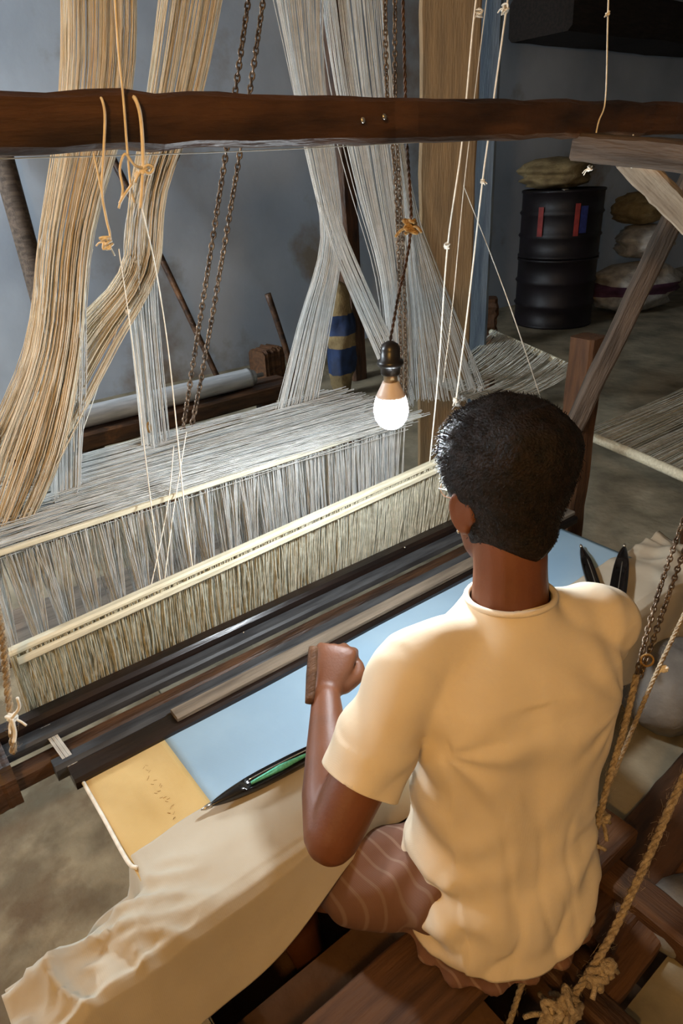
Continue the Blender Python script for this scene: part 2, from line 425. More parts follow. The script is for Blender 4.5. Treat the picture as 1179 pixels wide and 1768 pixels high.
# rear upright plank and the blue-grey post behind it
pl = ony(772, 300, 2.05)
timber('rear_plank', (pl[0], pl[1], FZ), (pl[0], pl[1], 3.0), .05, .215, M['wood_tan'], None, up=(.8, -.6, 0), n=20, rough=.01, seed=6)
tag(bpy.context.scene.objects['rear_plank'], 'wide tan upright wooden plank behind the loom', 'plank')
pp = ony(830, 300, 2.5)
o = timber('painted_post', (pp[0], pp[1], FZ), (pp[0], pp[1], 3.3), .12, .12, M['blue_post'], None, up=(.8, -.6, 0), n=20, rough=.01, seed=8)
tag(o, 'blue grey painted post beside the tan plank', 'post')

# ------------------------------------------------------------------ batten (sley) with race, reed and cap
bt = empty('batten', (.75, 1.15, CZ))
XL, XR = -.12, 1.68
def xbar(name, y0, y1, z0, z1, m, x0=XL, x1=XR, bevel=.006, parent=bt):
    return timber(name, (x0, (y0 + y1) / 2, (z0 + z1) / 2), (x1, (y0 + y1) / 2, (z0 + z1) / 2), y1 - y0, z1 - z0, m, parent, ch=.2, rough=.006, n=30)
xbar('reed_base', 1.185, 1.225, .775, .812, M['wood_black'])
xbar('race_board', 1.15, 1.188, .765, .79, M['grey_metal'], .0)
xbar('lower_beam', 1.112, 1.152, .72, .764, M['wood_dark'])
xbar('middle_ledge', 1.078, 1.114, .73, .768, M['grey_metal'], .10)
xbar('front_ledge', 1.030, 1.080, .735, .762, M['wood_black'], .12)
xbar('wear_strip', 1.042, 1.076, .7615, .775, M['wood_worn'], .335, XR)
for px in ((420, 1092), (698, 945)):
    lathe('nail', [(.003, 0), (.003, .003), (.0015, .004)], ony(px[0], px[1], 1.183), (0, -1, .3), M['tip'], bt, 8)
xbar('end_block', 1.09, 1.25, .70, .80, M['wood_dark'], -.16, .035)
tag(bt, 'dark wooden batten lying across the loom in front of the reed', 'batten')

# reed / heddle frame with olive threads standing on the batten
rd = empty('heddle_frame', (.72, 1.21, .8))
t0, t1 = ony(14, 1128, 1.215), ony(800, 776, 1.215)
t1 = t1 + (t1 - t0) * .22
timber('top_bar', t0, t1, .022, .014, M['cream_bar'], rd, ch=.3, rough=.01, n=24)
t0b, t1b = t0 + V(.01, -.012, -.018), t1 + V(0, -.012, -.02)
timber('front_bar', t0b, t1b, .01, .016, M['cream_bar'], rd, ch=.3, rough=.01, n=24)
ln = []
for i in range(1300):
    t = (i + random.uniform(-.4, .4)) / 1300; t = min(max(t, 0), 1)
    a = t0 + (t1 - t0) * t + V(0, random.uniform(-.012, .006), -.004)
    b = V(a[0] + random.gauss(0, .004), 1.240 + random.uniform(-.008, .008), .77)
    m_ = (a + b) / 2 + V(random.gauss(0, .003), random.gauss(0, .005), 0)
    ln.append([a, a * .6 + m_ * .4, m_, m_ * .5 + b * .5, b])
stuff(threads('heddle_threads', ln, rng.uniform(.0009, .0019, len(ln)), M['thread_reed'], rd))
tag(rd, 'heddle frame with cream top bar and dense olive threads standing on the batten', 'heddle frame')

# ------------------------------------------------------------------ harness: sheet of threads, hanging bundles, board
SZ = 1.10
hs = empty('harness', (.7, 1.5, SZ))
XS0, XS1 = .06, 1.30
ln = []
for i in range(430):
    y = 1.36 + .37 * (i / 430) + random.gauss(0, .006); z = SZ + random.gauss(0, .0045) + .012 * math.sin(i * .11)
    x0, x1 = XS0 + random.uniform(-.02, .06), XS1 + random.uniform(-.12, .04); dy = random.gauss(0, .008); dz = random.gauss(0, .006)
    ln.append([(x0 + (x1 - x0) * k / 9, y + dy * math.sin(k * .7 + i) - .03 * (k / 9) ** 2 * (1 if i < 200 else .2), z + dz * math.sin(k * .5 + i)) for k in range(10)])
stuff(threads('thread_sheet', ln, rng.uniform(.0008, .0017, len(ln)), M['thread'], hs))
timber('comber_board', (XS0 + .02, 1.55, SZ - .022), (XS1, 1.55, SZ - .022), .33, .012, M['wood_brown'], hs, ch=.1, rough=.004)
xbar('front_rod', 1.345, 1.357, SZ - .004, SZ + .008, M['cream_bar'], XS0, XS1 + .01, parent=hs)
xbar('lower_board', 1.40, 1.62, .80, .815, M['wood_worn'], .05, 1.4, parent=hs)
NB = 19
for b in range(NB):
    x0 = .10 + (1.26 - .10) * b / NB; w = (1.26 - .10) / NB
    ln = []
    pinch = .62 if b < 11 else .25
    for i in range(52):
        s = random.random(); row = random.random()
        top = V(x0 + w * s * 1.04, 1.352 + .10 * row, SZ - .004)
        end = V(x0 + w * (.08 + s * (1 - pinch)) + .012, 1.375 + .075 * row, .80 + (.06 * s if b < 11 else random.uniform(0, .03)))
        mid = top * .5 + end * .5 + V(random.gauss(0, .003), random.gauss(0, .004), 0)
        ln.append([top, top * .55 + mid * .45, mid, mid * .45 + end * .55, end])
    stuff(threads('thread_bundle', ln, rng.uniform(.0008, .0016, len(ln)), M['thread'], hs))
tag(hs, 'white thread harness: flat sheet of cords with hanging bundles below', 'loom harness')

# the big bands of cords that fan down to the harness from above
def band(stations, n, label, m='thread', r=(.0008, .0017), stray=.1, depth=.05, seed=0):
    """stations: (left px, right px, py, Y) from top to bottom"""
    g = np.random.default_rng(seed + 40); ln = []
    st = []
    for xl, xr, py, Y in stations: st.append((ony(xl, py, Y), ony(xr, py if not isinstance(py, tuple) else py[1], Y)))
    for i in range(n):
        s = g.uniform(0, 1); s = .5 + (s - .5) * (1 + stray * g.normal() * .5)
        off = g.normal(0, depth * .35); pts = []
        for a, b in st:
            p = a + (b - a) * (s + g.normal(0, .012)); d = nrm(p - CAM); pts.append(p + V(d[0], d[1], 0) * off)
        c = catmull(pts, 4); ln.append(c)
    o = threads('cord_band', ln, g.uniform(*r, n), M[m])
    tag(o, label, 'cord band', 'bands of harness cords', 'stuff'); return o
band([(108, 235, -60, 1.62), (105, 225, 160, 1.60), (70, 160, 400, 1.56), (45, 140, 600, 1.53), (-30, 105, 780, 1.50), (-70, 40, 930, 1.47)], 170,
     'leftmost tan band of harness cords running to the lower left corner of the sheet', 'thread_warm_lit', seed=1)
band([(80, 160, 380, 1.57), (66, 150, 480, 1.55), (80, 150, 640, 1.55), (88, 142, 780, 1.55), (92, 138, 880, 1.52)], 70,
     'short pale band of cords dropping straight under the leftmost tan band', seed=2)
band([(285, 395, -60, 1.74), (255, 350, 160, 1.70), (225, 290, 330, 1.67), (205, 272, 470, 1.65), (90, 205, 600, 1.60), (-20, 105, 790, 1.52)], 130,
     'second band of cords from the left, bending sharply down left under the beam', 'thread_warm_lit', seed=3)
band([(262, 318, 235, 1.69), (232, 284, 320, 1.675), (212, 272, 400, 1.66), (215, 270, 500, 1.67), (228, 278, 620, 1.67), (242, 292, 765, 1.68)], 85,
     'narrow pale band of cords dropping to the brass ring', seed=4)
band([(465, 560, -60, 1.76), (500, 560, 120, 1.75), (528, 578, 260, 1.74), (555, 592, 410, 1.72), (515, 572, 560, 1.71), (478, 545, 712, 1.70)], 110,
     'middle band of cords bending left to the sheet', seed=5)
band([(518, 560, 220, 1.74), (542, 580, 330, 1.72), (560, 592, 390, 1.70), (580, 615, 450, 1.70), (618, 655, 540, 1.70), (660, 700, 640, 1.69), (675, 715, 690, 1.68)], 60,
     'thin slanting band of cords crossing down right towards the bulb', seed=6)
band([(545, 655, -60, 1.80), (575, 672, 150, 1.79), (612, 690, 320, 1.78), (655, 702, 480, 1.77), (672, 712, 640, 1.75), (676, 712, 700, 1.74)], 115,
     'broad straight band of cords passing just left of the twisted chain', stray=.35, seed=7)
band([(672, 684, 180, 1.84), (690, 706, 300, 1.85), (698, 724, 380, 1.86), (700, 745, 440, 1.86), (700, 790, 560, 1.84), (700, 838, 690, 1.82)], 120,
     'rightmost band of cords fanning out from the orange knot', stray=.2, seed=8)

# ------------------------------------------------------------------ bulb
BD = 1.227
bc = at(675, 712, BD)
# aim so the lamp hangs plumb
lp = empty('hanging_bulb', bc)
GR = .0315
lathe('globe', [(.003, -GR), (.012, -GR * .93), (.022, -GR * .72), (.029, -GR * .36), (GR, 0), (.0312, .010), (.0295, .020), (.0265, .030)], bc, (0, 0, 1), emit('bulb_glow', COOL_COL, BULB_W), lp)
lathe('bulb_body', [(.0265, .030), (.027, .0315), (.024, .038), (.018, .050), (.0155, .056), (.0145, .058)], bc, (0, 0, 1), M['bulb_white'], lp)
lathe('bulb_cap', [(.0125, .058), (.0125, .075), (.011, .077)], bc, (0, 0, 1), M['brass'], lp)
lathe('socket', [(.0165, .071), (.0175, .074), (.0175, .085), (.0225, .087), (.0235, .091), (.0225, .096), (.018, .098), (.0172, .116), (.0145, .124), (.006, .129), (.003, .130)], bc, (0, 0, 1), M['bakelite'], lp)
ktop = ony(709, 392, bc[1] + .012)
rope('cord', [bc + V(0, 0, .128), bc * .65 + ktop * .35 + V(0, 0, .085), ktop, ktop + V(.0, .012, .18), ktop + V(-.005, .014, .6), V(ktop[0], ktop[1], 3.39)], .0028, M['wood_dark'], lp, strands=2, pitch=.02)
knot('knot', ktop, .013, .0032, M['orange_rope'], lp, 5, 3)
tag(lp, 'lit white bulb in a black socket hanging over the cloth', 'lamp')

# ------------------------------------------------------------------ chains
def link_geo(c, t, u, w, a, b, r):
    pts = []
    for k in range(10):
        an = 2 * PI * k / 10; pts.append(c + t * math.cos(an) * a + u * math.sin(an) * b)
    v, f = [], []; n = 5
    for k in range(10):
        d = nrm(pts[k] - c)
        for j in range(n):
            q = 2 * PI * j / n; v.append(pts[k] + (d * math.cos(q) + w * math.sin(q)) * r)
    for k in range(10):
        for j in range(n):
            f.append((k * n + j, k * n + (j + 1) % n, ((k + 1) % 10) * n + (j + 1) % n, ((k + 1) % 10) * n + j))
    return v, f
def chain(pts, label, size=.0052, group='link chains on the loom'):
    path, L = resample(catmull(pts, 8), size * 1.45); path, fr = frames(path); g = []
    for i, (p, (t, u, w)) in enumerate(zip(path, fr)):
        an = (i % 2) * PI / 2 + i * .12
        uu = u * math.cos(an) + w * math.sin(an); g.append(link_geo(p, t, uu, np.cross(t, uu), size, size * .62, size * .29))
    o = pydata('link_chain', *join_geo(g), M['chain'], None, True)
    tag(o, label, 'chain', group); return o
chain([ony(437, -60, 1.72), ony(405, 165, 1.72), ony(366, 420, 1.73), ony(330, 650, 1.73), ony(316, 742, 1.72)], 'left one of the two dark link chains slanting past the bare wall', .0098)
chain([ony(463, -60, 1.74), ony(430, 165, 1.74), ony(388, 420, 1.75), ony(348, 650, 1.74), ony(329, 745, 1.73)], 'right one of the two dark link chains slanting past the bare wall', .0098)
chain([ony(664, -60, 1.5), ony(668, 160, 1.5), ony(682, 300, 1.5), ony(689, 480, 1.5), ony(692, 640, 1.5), ony(694, 700, 1.5)], 'thin dark link chain on the left behind the bulb cord', .0082)
chain([ony(682, -60, 1.52), ony(682, 160, 1.52), ony(688, 300, 1.52), ony(697, 480, 1.52), ony(700, 640, 1.52), ony(700, 690, 1.52)], 'thin dark link chain on the right behind the bulb cord', .0082)

# ------------------------------------------------------------------ strings
def string(pts, label, r=.0016, m='cord', group='loose strings of the loom', knots=()):
    e = empty('string', pts[-1])
    tube('cord', pts, r, M[m], e, 6)
    for k, (c, s) in enumerate(knots): knot('knot', c, s, r * .9, M[m], e, int(c[0] * 1000) + k)
    tag(e, label, 'string', group); return e
Yb = BMY - .032
string([ony(196, -50, Yb), ony(204, 80, Yb), ony(213, 170, Yb), ony(219, 250, Yb), ony(226, 325, Yb), ony(232, 350, Yb)], 'cream string hanging straight in front of the overhead beam at left', .0014, 'cord_cream')
string([ony(170, 168, BMY), ony(176, 172, Yb), ony(181, 200, Yb), ony(179, 262, Yb), ony(176, 330, Yb), ony(184, 380, Yb), ony(190, 408, Yb), ony(183, 432, Yb)], 'leftmost cream string looped over the overhead beam with a knotted end', .0015, 'cord_cream', knots=[(ony(184, 420, Yb), .007)])
e = string([ony(222, 164, BMY), ony(234, 172, Yb), ony(243, 205, Yb), ony(247, 270, Yb), ony(246, 310, Yb), ony(243, 360, Yb)], 'doubled cream cord over the overhead beam tied in a bow', .0023, 'cord_cream', knots=[(ony(247, 292, Yb), .006)])
tube('bow_loop', [ony(246, 292, Yb - .004), ony(256, 285, Yb - .006), ony(265, 291, Yb - .006), ony(258, 300, Yb - .006), ony(247, 294, Yb - .004)], .0016, M['cord_cream'], e, 6)
tube('bow_tail', [ony(246, 290, Yb - .004), ony(232, 285, Yb - .006), ony(216, 266, Yb - .006), ony(207, 292, Yb - .005), ony(212, 328, Yb - .004), ony(205, 360, Yb - .003)], .0015, M['cord_cream'], e, 6)
tube('bow_tail', [ony(228, 318, Yb - .004), ony(214, 338, Yb - .006), ony(206, 352, Yb - .005)], .0016, M['cord_cream'], e, 6)
tube('bow_tail', [ony(161, 264, Yb), ony(168, 295, Yb), ony(177, 340, Yb)], .0012, M['cord_cream'], e, 6)
# long strings behind the beam down to the heddle frame and sheet
string([ony(832, -60, 1.2), ony(818, 30, 1.2), ony(797, 250, 1.205), ony(772, 430, 1.21), ony(757, 640, 1.213), ony(741, 806, 1.215)], 'white string running down to the heddle frame beside the tan plank', .0021, knots=[(ony(771, 424, 1.21), .008)])
string([ony(880, -20, 1.24), ony(872, 30, 1.24), ony(842, 245, 1.24), ony(832, 320, 1.24), ony(808, 530, 1.25), ony(786, 700, 1.25)], 'bright white string with tassel at top ending behind the head', .0024, knots=[(ony(872, 14, 1.24), .010), (ony(833, 314, 1.24), .006), (ony(786, 690, 1.25), .007)])
string([ony(848, -60, 1.3), ony(836, 30, 1.3), ony(820, 160, 1.3), ony(800, 330, 1.3), ony(782, 520, 1.3), ony(765, 660, 1.3)], 'faint cream string between the two bright white strings', .0014, 'cord_cream', knots=[(ony(828, 22, 1.3), .010)])
string([ony(800, 320, 2.0), ony(870, 500, 1.40), ony(936, 695, 1.38)], 'single white string slanting down right to behind the head', .0017)
string([ony(1052, -50, Yb), ony(1049, 40, Yb), ony(1045, 172, Yb), ony(1032, 215, Yb), ony(1021, 280, Yb)], 'string hanging over the right end of the overhead beam with a loop', .0014, knots=[(ony(1049, 24, Yb), .004), (ony(1018, 290, Yb), .006)])
string([ony(1093, 232, Yb - .03), ony(1094, 262, Yb - .035), ony(1090, 290, Yb - .03)], 'short string tied round the grey side rail', .0014)
string([at(245, 360, 1.3), ony(270, 470, 1.5), ony(290, 600, 1.55), ony(305, 740, 1.4), ony(318, 870, 1.28), ony(335, 1000, 1.235)], 'cream string from the bow down through the sheet to the heddle frame', .0016, 'cord_cream')
string([ony(205, 430, 1.45), ony(222, 545, 1.5), ony(240, 680, 1.55), ony(250, 780, 1.45), ony(262, 880, 1.30), ony(278, 1015, 1.235)], 'thin cream string passing the brass ring to the heddle frame', .0013, 'cord_cream', knots=[(ony(221, 538, 1.5), .005)])
string([ony(300, 770, 1.40), ony(290, 870, 1.34), ony(258, 1025, 1.235)], 'thin white string crossing down left over the bundles', .0012)
string([ony(322, 745, 1.42), ony(300, 880, 1.32), ony(283, 1010, 1.235)], 'thin white string crossing beside its twin over the bundles', .0012)
string([ony(160, 430, 1.6), ony(140, 520, 1.6), ony(125, 620, 1.6), ony(128, 780, 1.5)], 'thin slack white string left of the pipe', .0011)
string([ony(205, 560, 1.6), ony(165, 680, 1.6), ony(132, 775, 1.55)], 'thin white string slanting over the pipe end', .0011)
# brass ring on the sheet edge
rg = ony(257, 738, 1.66)
path = [rg + V(.006 * math.cos(a) * .8, 0, .013 * math.sin(a)) + V(0, .003 * math.cos(a), 0) for a in np.linspace(0, 2 * PI, 25)]
tag(pydata('brass_ring', *tube_geo(path, .0028, 8), M['orange_rope'], None, True), 'small brown ring at the foot of the narrow pale band', 'ring')
# thin wire under the beam
string([ony(-30, 275, .9), ony(400, 262, .9), ony(800, 242, .9), ony(1010, 234, .9)], 'fine pale wire stretched just under the overhead beam', .0007, 'thread_dim')

# ------------------------------------------------------------------ cloth on the loom
cl = empty('woven_cloth', (.85, .9, CZ))
X0, X1 = .137, 1.60
YF, YN = 1.045, .80
def flat(u, v, xa, xb, ya=YF, yb=.70):
    x = xa + (xb - xa) * u; y = ya + (yb - ya) * v
    z = CZ - .002 + .002 * math.sin(x * 9) * (1 - v) - max(0, .0) 
    return (x, y, z)
grid_obj('cloth_field', lambda u, v: flat(u, v, .297, X1), 80, 24, M['cloth'], cl)
grid_obj('border', lambda u, v: flat(u, v, X0, .297), 14, 24, M['border'], cl)
# woven motif marks along the border
g = []
for i in range(13):
    yy = .815 + i * .0145; xx = .235 + .004 * math.sin(i * 1.7)
    for k in range(2):
        dx, dy = random.uniform(-.006, .006), random.uniform(-.005, .005)
        v_, f_ = box_geo((-.003, -.0005, 0), (.003, .0005, .0004)); a = random.uniform(-1.1, 1.1) + (PI / 2 if k == 2 else 0)
        v_ = [(xx + dx + p[0] * math.cos(a) - p[1] * math.sin(a), yy + dy + p[0] * math.sin(a) + p[1] * math.cos(a), CZ - .0005 + p[2]) for p in v_]
        g.append((v_, f_))
pydata('woven_motif', *join_geo(g), M['motif'], cl)
tube('selvedge', [(X0 - .004, 1.10, CZ + .012), (X0 - .004, YF, CZ), (X0 - .003, .93, CZ - .001), (X0 - .003, .82, CZ), (X0 + .004, .795, CZ + .003)], .0035, M['cord'], cl)
ln = []
for i in range(34):
    x = X0 - .02 + random.uniform(0, .02); ln.append([(x - .01, 1.18, .79), (x, 1.10, .77), (x + .008, YF + .01, CZ)])
stuff(threads('edge_threads', ln, .0006, M['thread'], cl))
tag(cl, 'pale blue woven cloth with cream gold border stretched on the loom', 'cloth')

# breast beam and the cotton cover laid over it
xb = timber('breast_beam', (.06, .685, .69), (1.68, .685, .69), .075, .085, M['wood_brown'], None, rough=.01, n=24)
tag(xb, 'brown breast beam under the white cotton cover', 'beam')
XD0, XD1 = -.085, 1.80
prof = [(.83, CZ + .004), (.80, CZ + .0055), (.76, CZ + .006), (.71, CZ + .006), (.672, CZ + .004), (.652, CZ - .004), (.642, CZ - .022), (.634, CZ - .06), (.624, CZ - .10), (.612, CZ - .135), (.604, CZ - .155)]
def drape(u, v):
    x = XD0 + (XD1 - XD0) * u
    k = v * (len(prof) - 1); i = min(int(k), len(prof) - 2); t = k - i
    y = prof[i][0] * (1 - t) + prof[i + 1][0] * t; z = prof[i][1] * (1 - t) + prof[i + 1][1] * t
    kk = min(1, max(0, (x - .20) / .30)); kk = 1 - .50 * kk * kk * (3 - 2 * kk) + .5 * min(1, max(0, (x - 1.0) / .3))
    if z < CZ: z = CZ + (z - CZ) * min(1, kk); y = .652 + (y - .652) * min(1, kk)
    e = min(1, max(0, (.16 - x) / .16))            # crumpled free end left of the woven cloth
    er = min(1, max(0, (x - 1.50) / .2))
    dip = min(1, max(0, (.142 - x) / .022)) * min(1, max(0, (y - .748) / .03)); z -= .085 * dip * dip * (3 - 2 * dip)
    e *= 1 if v < .45 else max(0, 1 - (v - .45) * 4)
    if v < .25:
        y += e * (-.02) * (1 - v / .25) + .008 * nz3((x * 9, 0, 0)) * (1 - v / .25)
    fold = nz3((x * 6, y * 14, 0), 1, 3) * .010 + nz3((x * 17, y * 9, 0), 1, 8) * .007 - abs(nz3((x * 13 + y * 9, y * 11 - x * 6, 0), 1, 4)) * .012
    z += e * (.012 * math.sin(x * 40 + y * 20) + fold * 1.6 - .02 * e) + er * (fold * 2.5 + .012 * math.sin(x * 38))
    e2 = min(1, max(0, (.26 - x) / .22)) * min(1, max(0, (.79 - y) / .04)) * (1 if v < .45 else max(.15, 1 - (v - .45) * 3))
    cr1 = nz3((x * 10 + y * 16, x * 5 - y * 7, 0), 1, 21); cr2 = nz3((x * 22 - y * 12, y * 20, 0), 1, 23)
    z += e2 * (.020 * (1 - abs(cr1) * 4 if abs(cr1) < .25 else 0) + .008 * (1 - abs(cr2) * 4 if abs(cr2) < .25 else 0))
    z += .0032 * nz3((x * 5 + y * 12, y * 22 - x * 3, 0), 1, 5) * (1 if v < .5 else .3)
    if v > .55: y += (.010 * nz3((x * 5, z * 4, 0), 1, 2)) * (v - .55) * 3; z += .012 * nz3((x * 3, 0, 0), 1, 6) * (v - .55)
    return (x, y, z)
dr = grid_obj('cotton_cover', drape, 240, 70, M['drape'])
tag(dr, 'off white cotton cover folded over the breast beam below the blue cloth', 'cloth')
# ------------------------------------------------------------------ shuttles
def shuttle(a, b, label, w=.034, h=.026, pirn=True):
    a, b = V(*a), V(*b); e = empty('shuttle', (a + b) / 2 - V(0, 0, h / 2)); x = nrm(b - a); L = np.linalg.norm(b - a); y = nrm(np.cross(V(0, 0, 1), x)); z = np.cross(x, y)
    n = 30; v, f = [], []; k = 12
    for i in range(n + 1):
        t = i / n; s = max(.02, (1 - abs(2 * t - 1) ** 2.6)) ** .75
        for j in range(k):
            an = 2 * PI * j / k; cy = math.copysign(abs(math.cos(an)) ** .7, math.cos(an)); cz = math.copysign(abs(math.sin(an)) ** .7, math.sin(an))
            dip = 0
            if cz > .6 and .26 < t < .74 and abs(cy) < .75: dip = -h * .45
            v.append(a + x * (t * L) + y * cy * w / 2 * s + z * (cz * h / 2 * s + dip))
    for i in range(n):
        for j in range(k): f.append((i * k + j, i * k + (j + 1) % k, (i + 1) * k + (j + 1) % k, (i + 1) * k + j))
    f.append(tuple(range(k - 1, -1, -1))); f.append(tuple(range(n * k, n * k + k)))
    pydata('body', v, f, M['shuttle'], e, True)
    for s, q in ((-1, a), (1, b)):
        lathe('tip', [(.005, -.008), (.004, .004), (.001, .012)], q + x * s * .0, x * s, M['tip'], e, 10)
    c = (a + b) / 2
    if pirn: tube('pirn', [c - x * L * .21 + z * h * .1, c + x * L * .0 + z * h * .12, c + x * L * .21 + z * h * .1], [.003, .0062, .0025], M['yarn_green'], e, 10)
    tube('bow_wire', [c - x * L * .22 + z * h * .5, c - x * L * .1 + z * h * .55, c + x * L * .1 + z * h * .55, c + x * L * .22 + z * h * .5], .0012, M['tip'], e, 6)
    tag(e, label, 'shuttle', 'weaving shuttles on the cloth'); return e
zc = CZ + .006 + .0145
shuttle(onz(358, 1393, zc), onz(600, 1268, zc), 'black boat shuttle with green yarn left of the weaver\'s forearm', .032, .027)
shuttle(onz(1003, 943, CZ + .018), onz(1042, 1062, zc + .004), 'small pointed black shuttle partly behind the right shoulder', .032, .026, False)
shuttle(onz(1078, 942, zc + .004), onz(1056, 1092, zc + .004), 'tall glossy black shuttle standing on the white cover at right', .042, .03, False)

# ------------------------------------------------------------------ bench
bn = empty('bench', (.45, .455, FZ))
timber('seat_plank', (-.35, .457, .53), (.98, .457, .53), .15, .04, M['wood_brown'], bn, ch=.1, rough=.008, n=24, seed=12)
for x in (-.22, .86 + .24): pass
timber('foot_block', (-.12, .457, FZ), (-.12, .457, .51), .09, .07, M['wood_brown'], bn, up=(0, 1, 0), seed=13)
timber('foot_block', (.12, .457, FZ), (.12, .457, .51), .07, .07, M['wood_brown'], bn, up=(0, 1, 0), seed=14)
timber('cross_bearer', (.90, .18, .48), (.90, 1.06, .48), .07, .06, M['wood_brown'], bn, seed=15)
tag(bn, 'low brown plank bench the weaver sits on', 'bench')
# ------------------------------------------------------------------ the weaver
def sect(c, u, w, a, b, n=28, e=2.0):
    out = []
    for k in range(n):
        t = 2 * PI * k / n; cs, sn = math.cos(t), math.sin(t)
        out.append(V(*c) + u * (math.copysign(abs(cs) ** (2 / e), cs) * a) + w * (math.copysign(abs(sn) ** (2 / e), sn) * b))
    return out
def loft_geo(rings):
    n = len(rings[0]); v = [p for r in rings for p in r]; f = []
    for i in range(len(rings) - 1):
        for k in range(n): f.append((i * n + k, i * n + (k + 1) % n, (i + 1) * n + (k + 1) % n, (i + 1) * n + k))
    f.append(tuple(range(n - 1, -1, -1))); f.append(tuple(range((len(rings) - 1) * n, len(rings) * n)))
    return v, f
def limb_geo(pts, rad, n=18, dens=5):
    """tapered limb along a smooth path, rounded ends"""
    p = catmull(pts, dens); r = np.interp(np.linspace(0, len(pts) - 1, len(p)), range(len(pts)), rad)
    t0, t1 = nrm(p[0] - p[1]), nrm(p[-1] - p[-2])
    p = [p[0] + t0 * r[0] * .85, p[0] + t0 * r[0] * .5] + p + [p[-1] + t1 * r[-1] * .5, p[-1] + t1 * r[-1] * .85]
    r = [r[0] * .35, r[0] * .8] + list(r) + [r[-1] * .8, r[-1] * .35]
    return tube_geo(p, r, n)
def ell_geo(c, u, w, q, a, b, h, n=16):
    rings = []
    for i in range(n + 1):
        t = -1 + 2 * i / n; t = math.sin(t * PI / 2) * .995; s = math.sqrt(1 - t * t)
        rings.append(sect(V(*c) + q * (h * t), u, w, a * s, b * s, 20))
    return loft_geo(rings)
def fuse(name, geos, voxel, m, parent, smooth=2, post=None):
    """merge closed shapes into one continuous skin"""
    me = bpy.data.meshes.new(name + '_src'); v, f = join_geo(geos)
    me.from_pydata([tuple(map(float, p)) for p in v], [], f); me.update()
    bm = bmesh.new(); bm.from_mesh(me); bmesh.ops.recalc_face_normals(bm, faces=bm.faces[:]); bm.to_mesh(me); bm.free()
    o = bpy.data.objects.new('tmp_fuse', me); C.objects.link(o)
    md = o.modifiers.new('remesh', 'REMESH'); md.mode = 'VOXEL'; md.voxel_size = voxel
    dg = bpy.context.evaluated_depsgraph_get(); dg.update()
    out = bpy.data.meshes.new_from_object(o.evaluated_get(dg)); out.name = name
    bpy.data.objects.remove(o); bpy.data.meshes.remove(me)
    bm = bmesh.new(); bm.from_mesh(out)
    for _ in range(smooth): bmesh.ops.smooth_vert(bm, verts=bm.verts[:], factor=.5, use_axis_x=True, use_axis_y=True, use_axis_z=True)
    if post: post(bm)
    bm.to_mesh(out); bm.free()
    return newobj(name, out, m, parent, True)

TH = math.radians(20)
F = V(math.sin(TH), math.cos(TH), 0); LF = V(-math.cos(TH), math.sin(TH), 0); UP = V(0, 0, 1)
pelvis = V(.655, .475, .665)
shc = V(.695, .515, 1.085)
person = empty('person', (.65, .47, .55))
Ls, Rs = shc + LF * .165, shc - LF * .165
Le = at(572, 1448, .975); Lw = at(563, 1205, 1.175)
neck0, neck1 = V(.703, .523, 1.13), V(.722, .553, 1.27)
# head frame
TA = math.radians(17); PT = math.radians(14)
hf = V(math.sin(TA) * math.cos(PT), math.cos(TA) * math.cos(PT), -math.sin(PT)); hl = V(-math.cos(TA), math.sin(TA), 0); hu = nrm(np.cross(hl, hf) * -1)
if hu[2] < 0: hu = -hu
hc = V(.733, .570, 1.312)
HEAD = [(-.118, .022, .026, .060), (-.108, .036, .040, .052), (-.09, .050, .058, .036), (-.065, .060, .074, .020), (-.035, .067, .087, .007), (0, .072, .094, .0), (.03, .0755, .098, -.004), (.06, .073, .095, -.007), (.085, .062, .082, -.009), (.103, .044, .060, -.010), (.112, .026, .036, -.010), (.117, .004, .006, -.010)]
def head_prof(t):
    T = [h[0] for h in HEAD]; return [np.interp(t, T, [h[k] for h in HEAD]) for k in (1, 2, 3)]
geos = []
# trunk
def trunk(k=1.0, d=0.0):
    st = [(-.085, .150, .115, 0), (-.04, .160, .120, 0), (.04, .150, .105, 0), (.14, .132, .092, -.002), (.24, .140, .098, -.006), (.33, .155, .105, -.010), (.40, .158, .100, -.008), (.445, .125, .078, .0), (.475, .075, .058, .004)]
    r = []
    for z, a, b, off in st:
        t = min(1, max(0, z / .42)); c = pelvis + (shc - pelvis) * t; c = V(c[0], c[1], pelvis[2] + z) + F * off
        r.append(sect(c, LF, F, a * k + d, b * k + d, 28, 2.3))
    return loft_geo(r)
geos.append(trunk(.86))
geos.append(limb_geo([neck0 - UP * .03, (neck0 + neck1) / 2, neck1], [.062, .055, .055]))
rings = [sect(hc + hu * t + hf * o, hl, hf, a, b, 28, 2.1) for t, a, b, o in HEAD]
geos.append(loft_geo(rings))
geos.append(ell_geo(hc + hf * .100 - hu * .030, hl, hf, hu, .013, .017, .024))        # nose
geos.append(ell_geo(hc + hf * .094 + hu * .000, hl, hf, hu, .009, .012, .028))
geos.append(ell_geo(hc + hf * .083 + hu * .022, hl, hf, hu, .048, .014, .010))         # brow
geos.append(ell_geo(hc + hf * .086 - hu * .066, hl, hf, hu, .026, .012, .010))         # lips
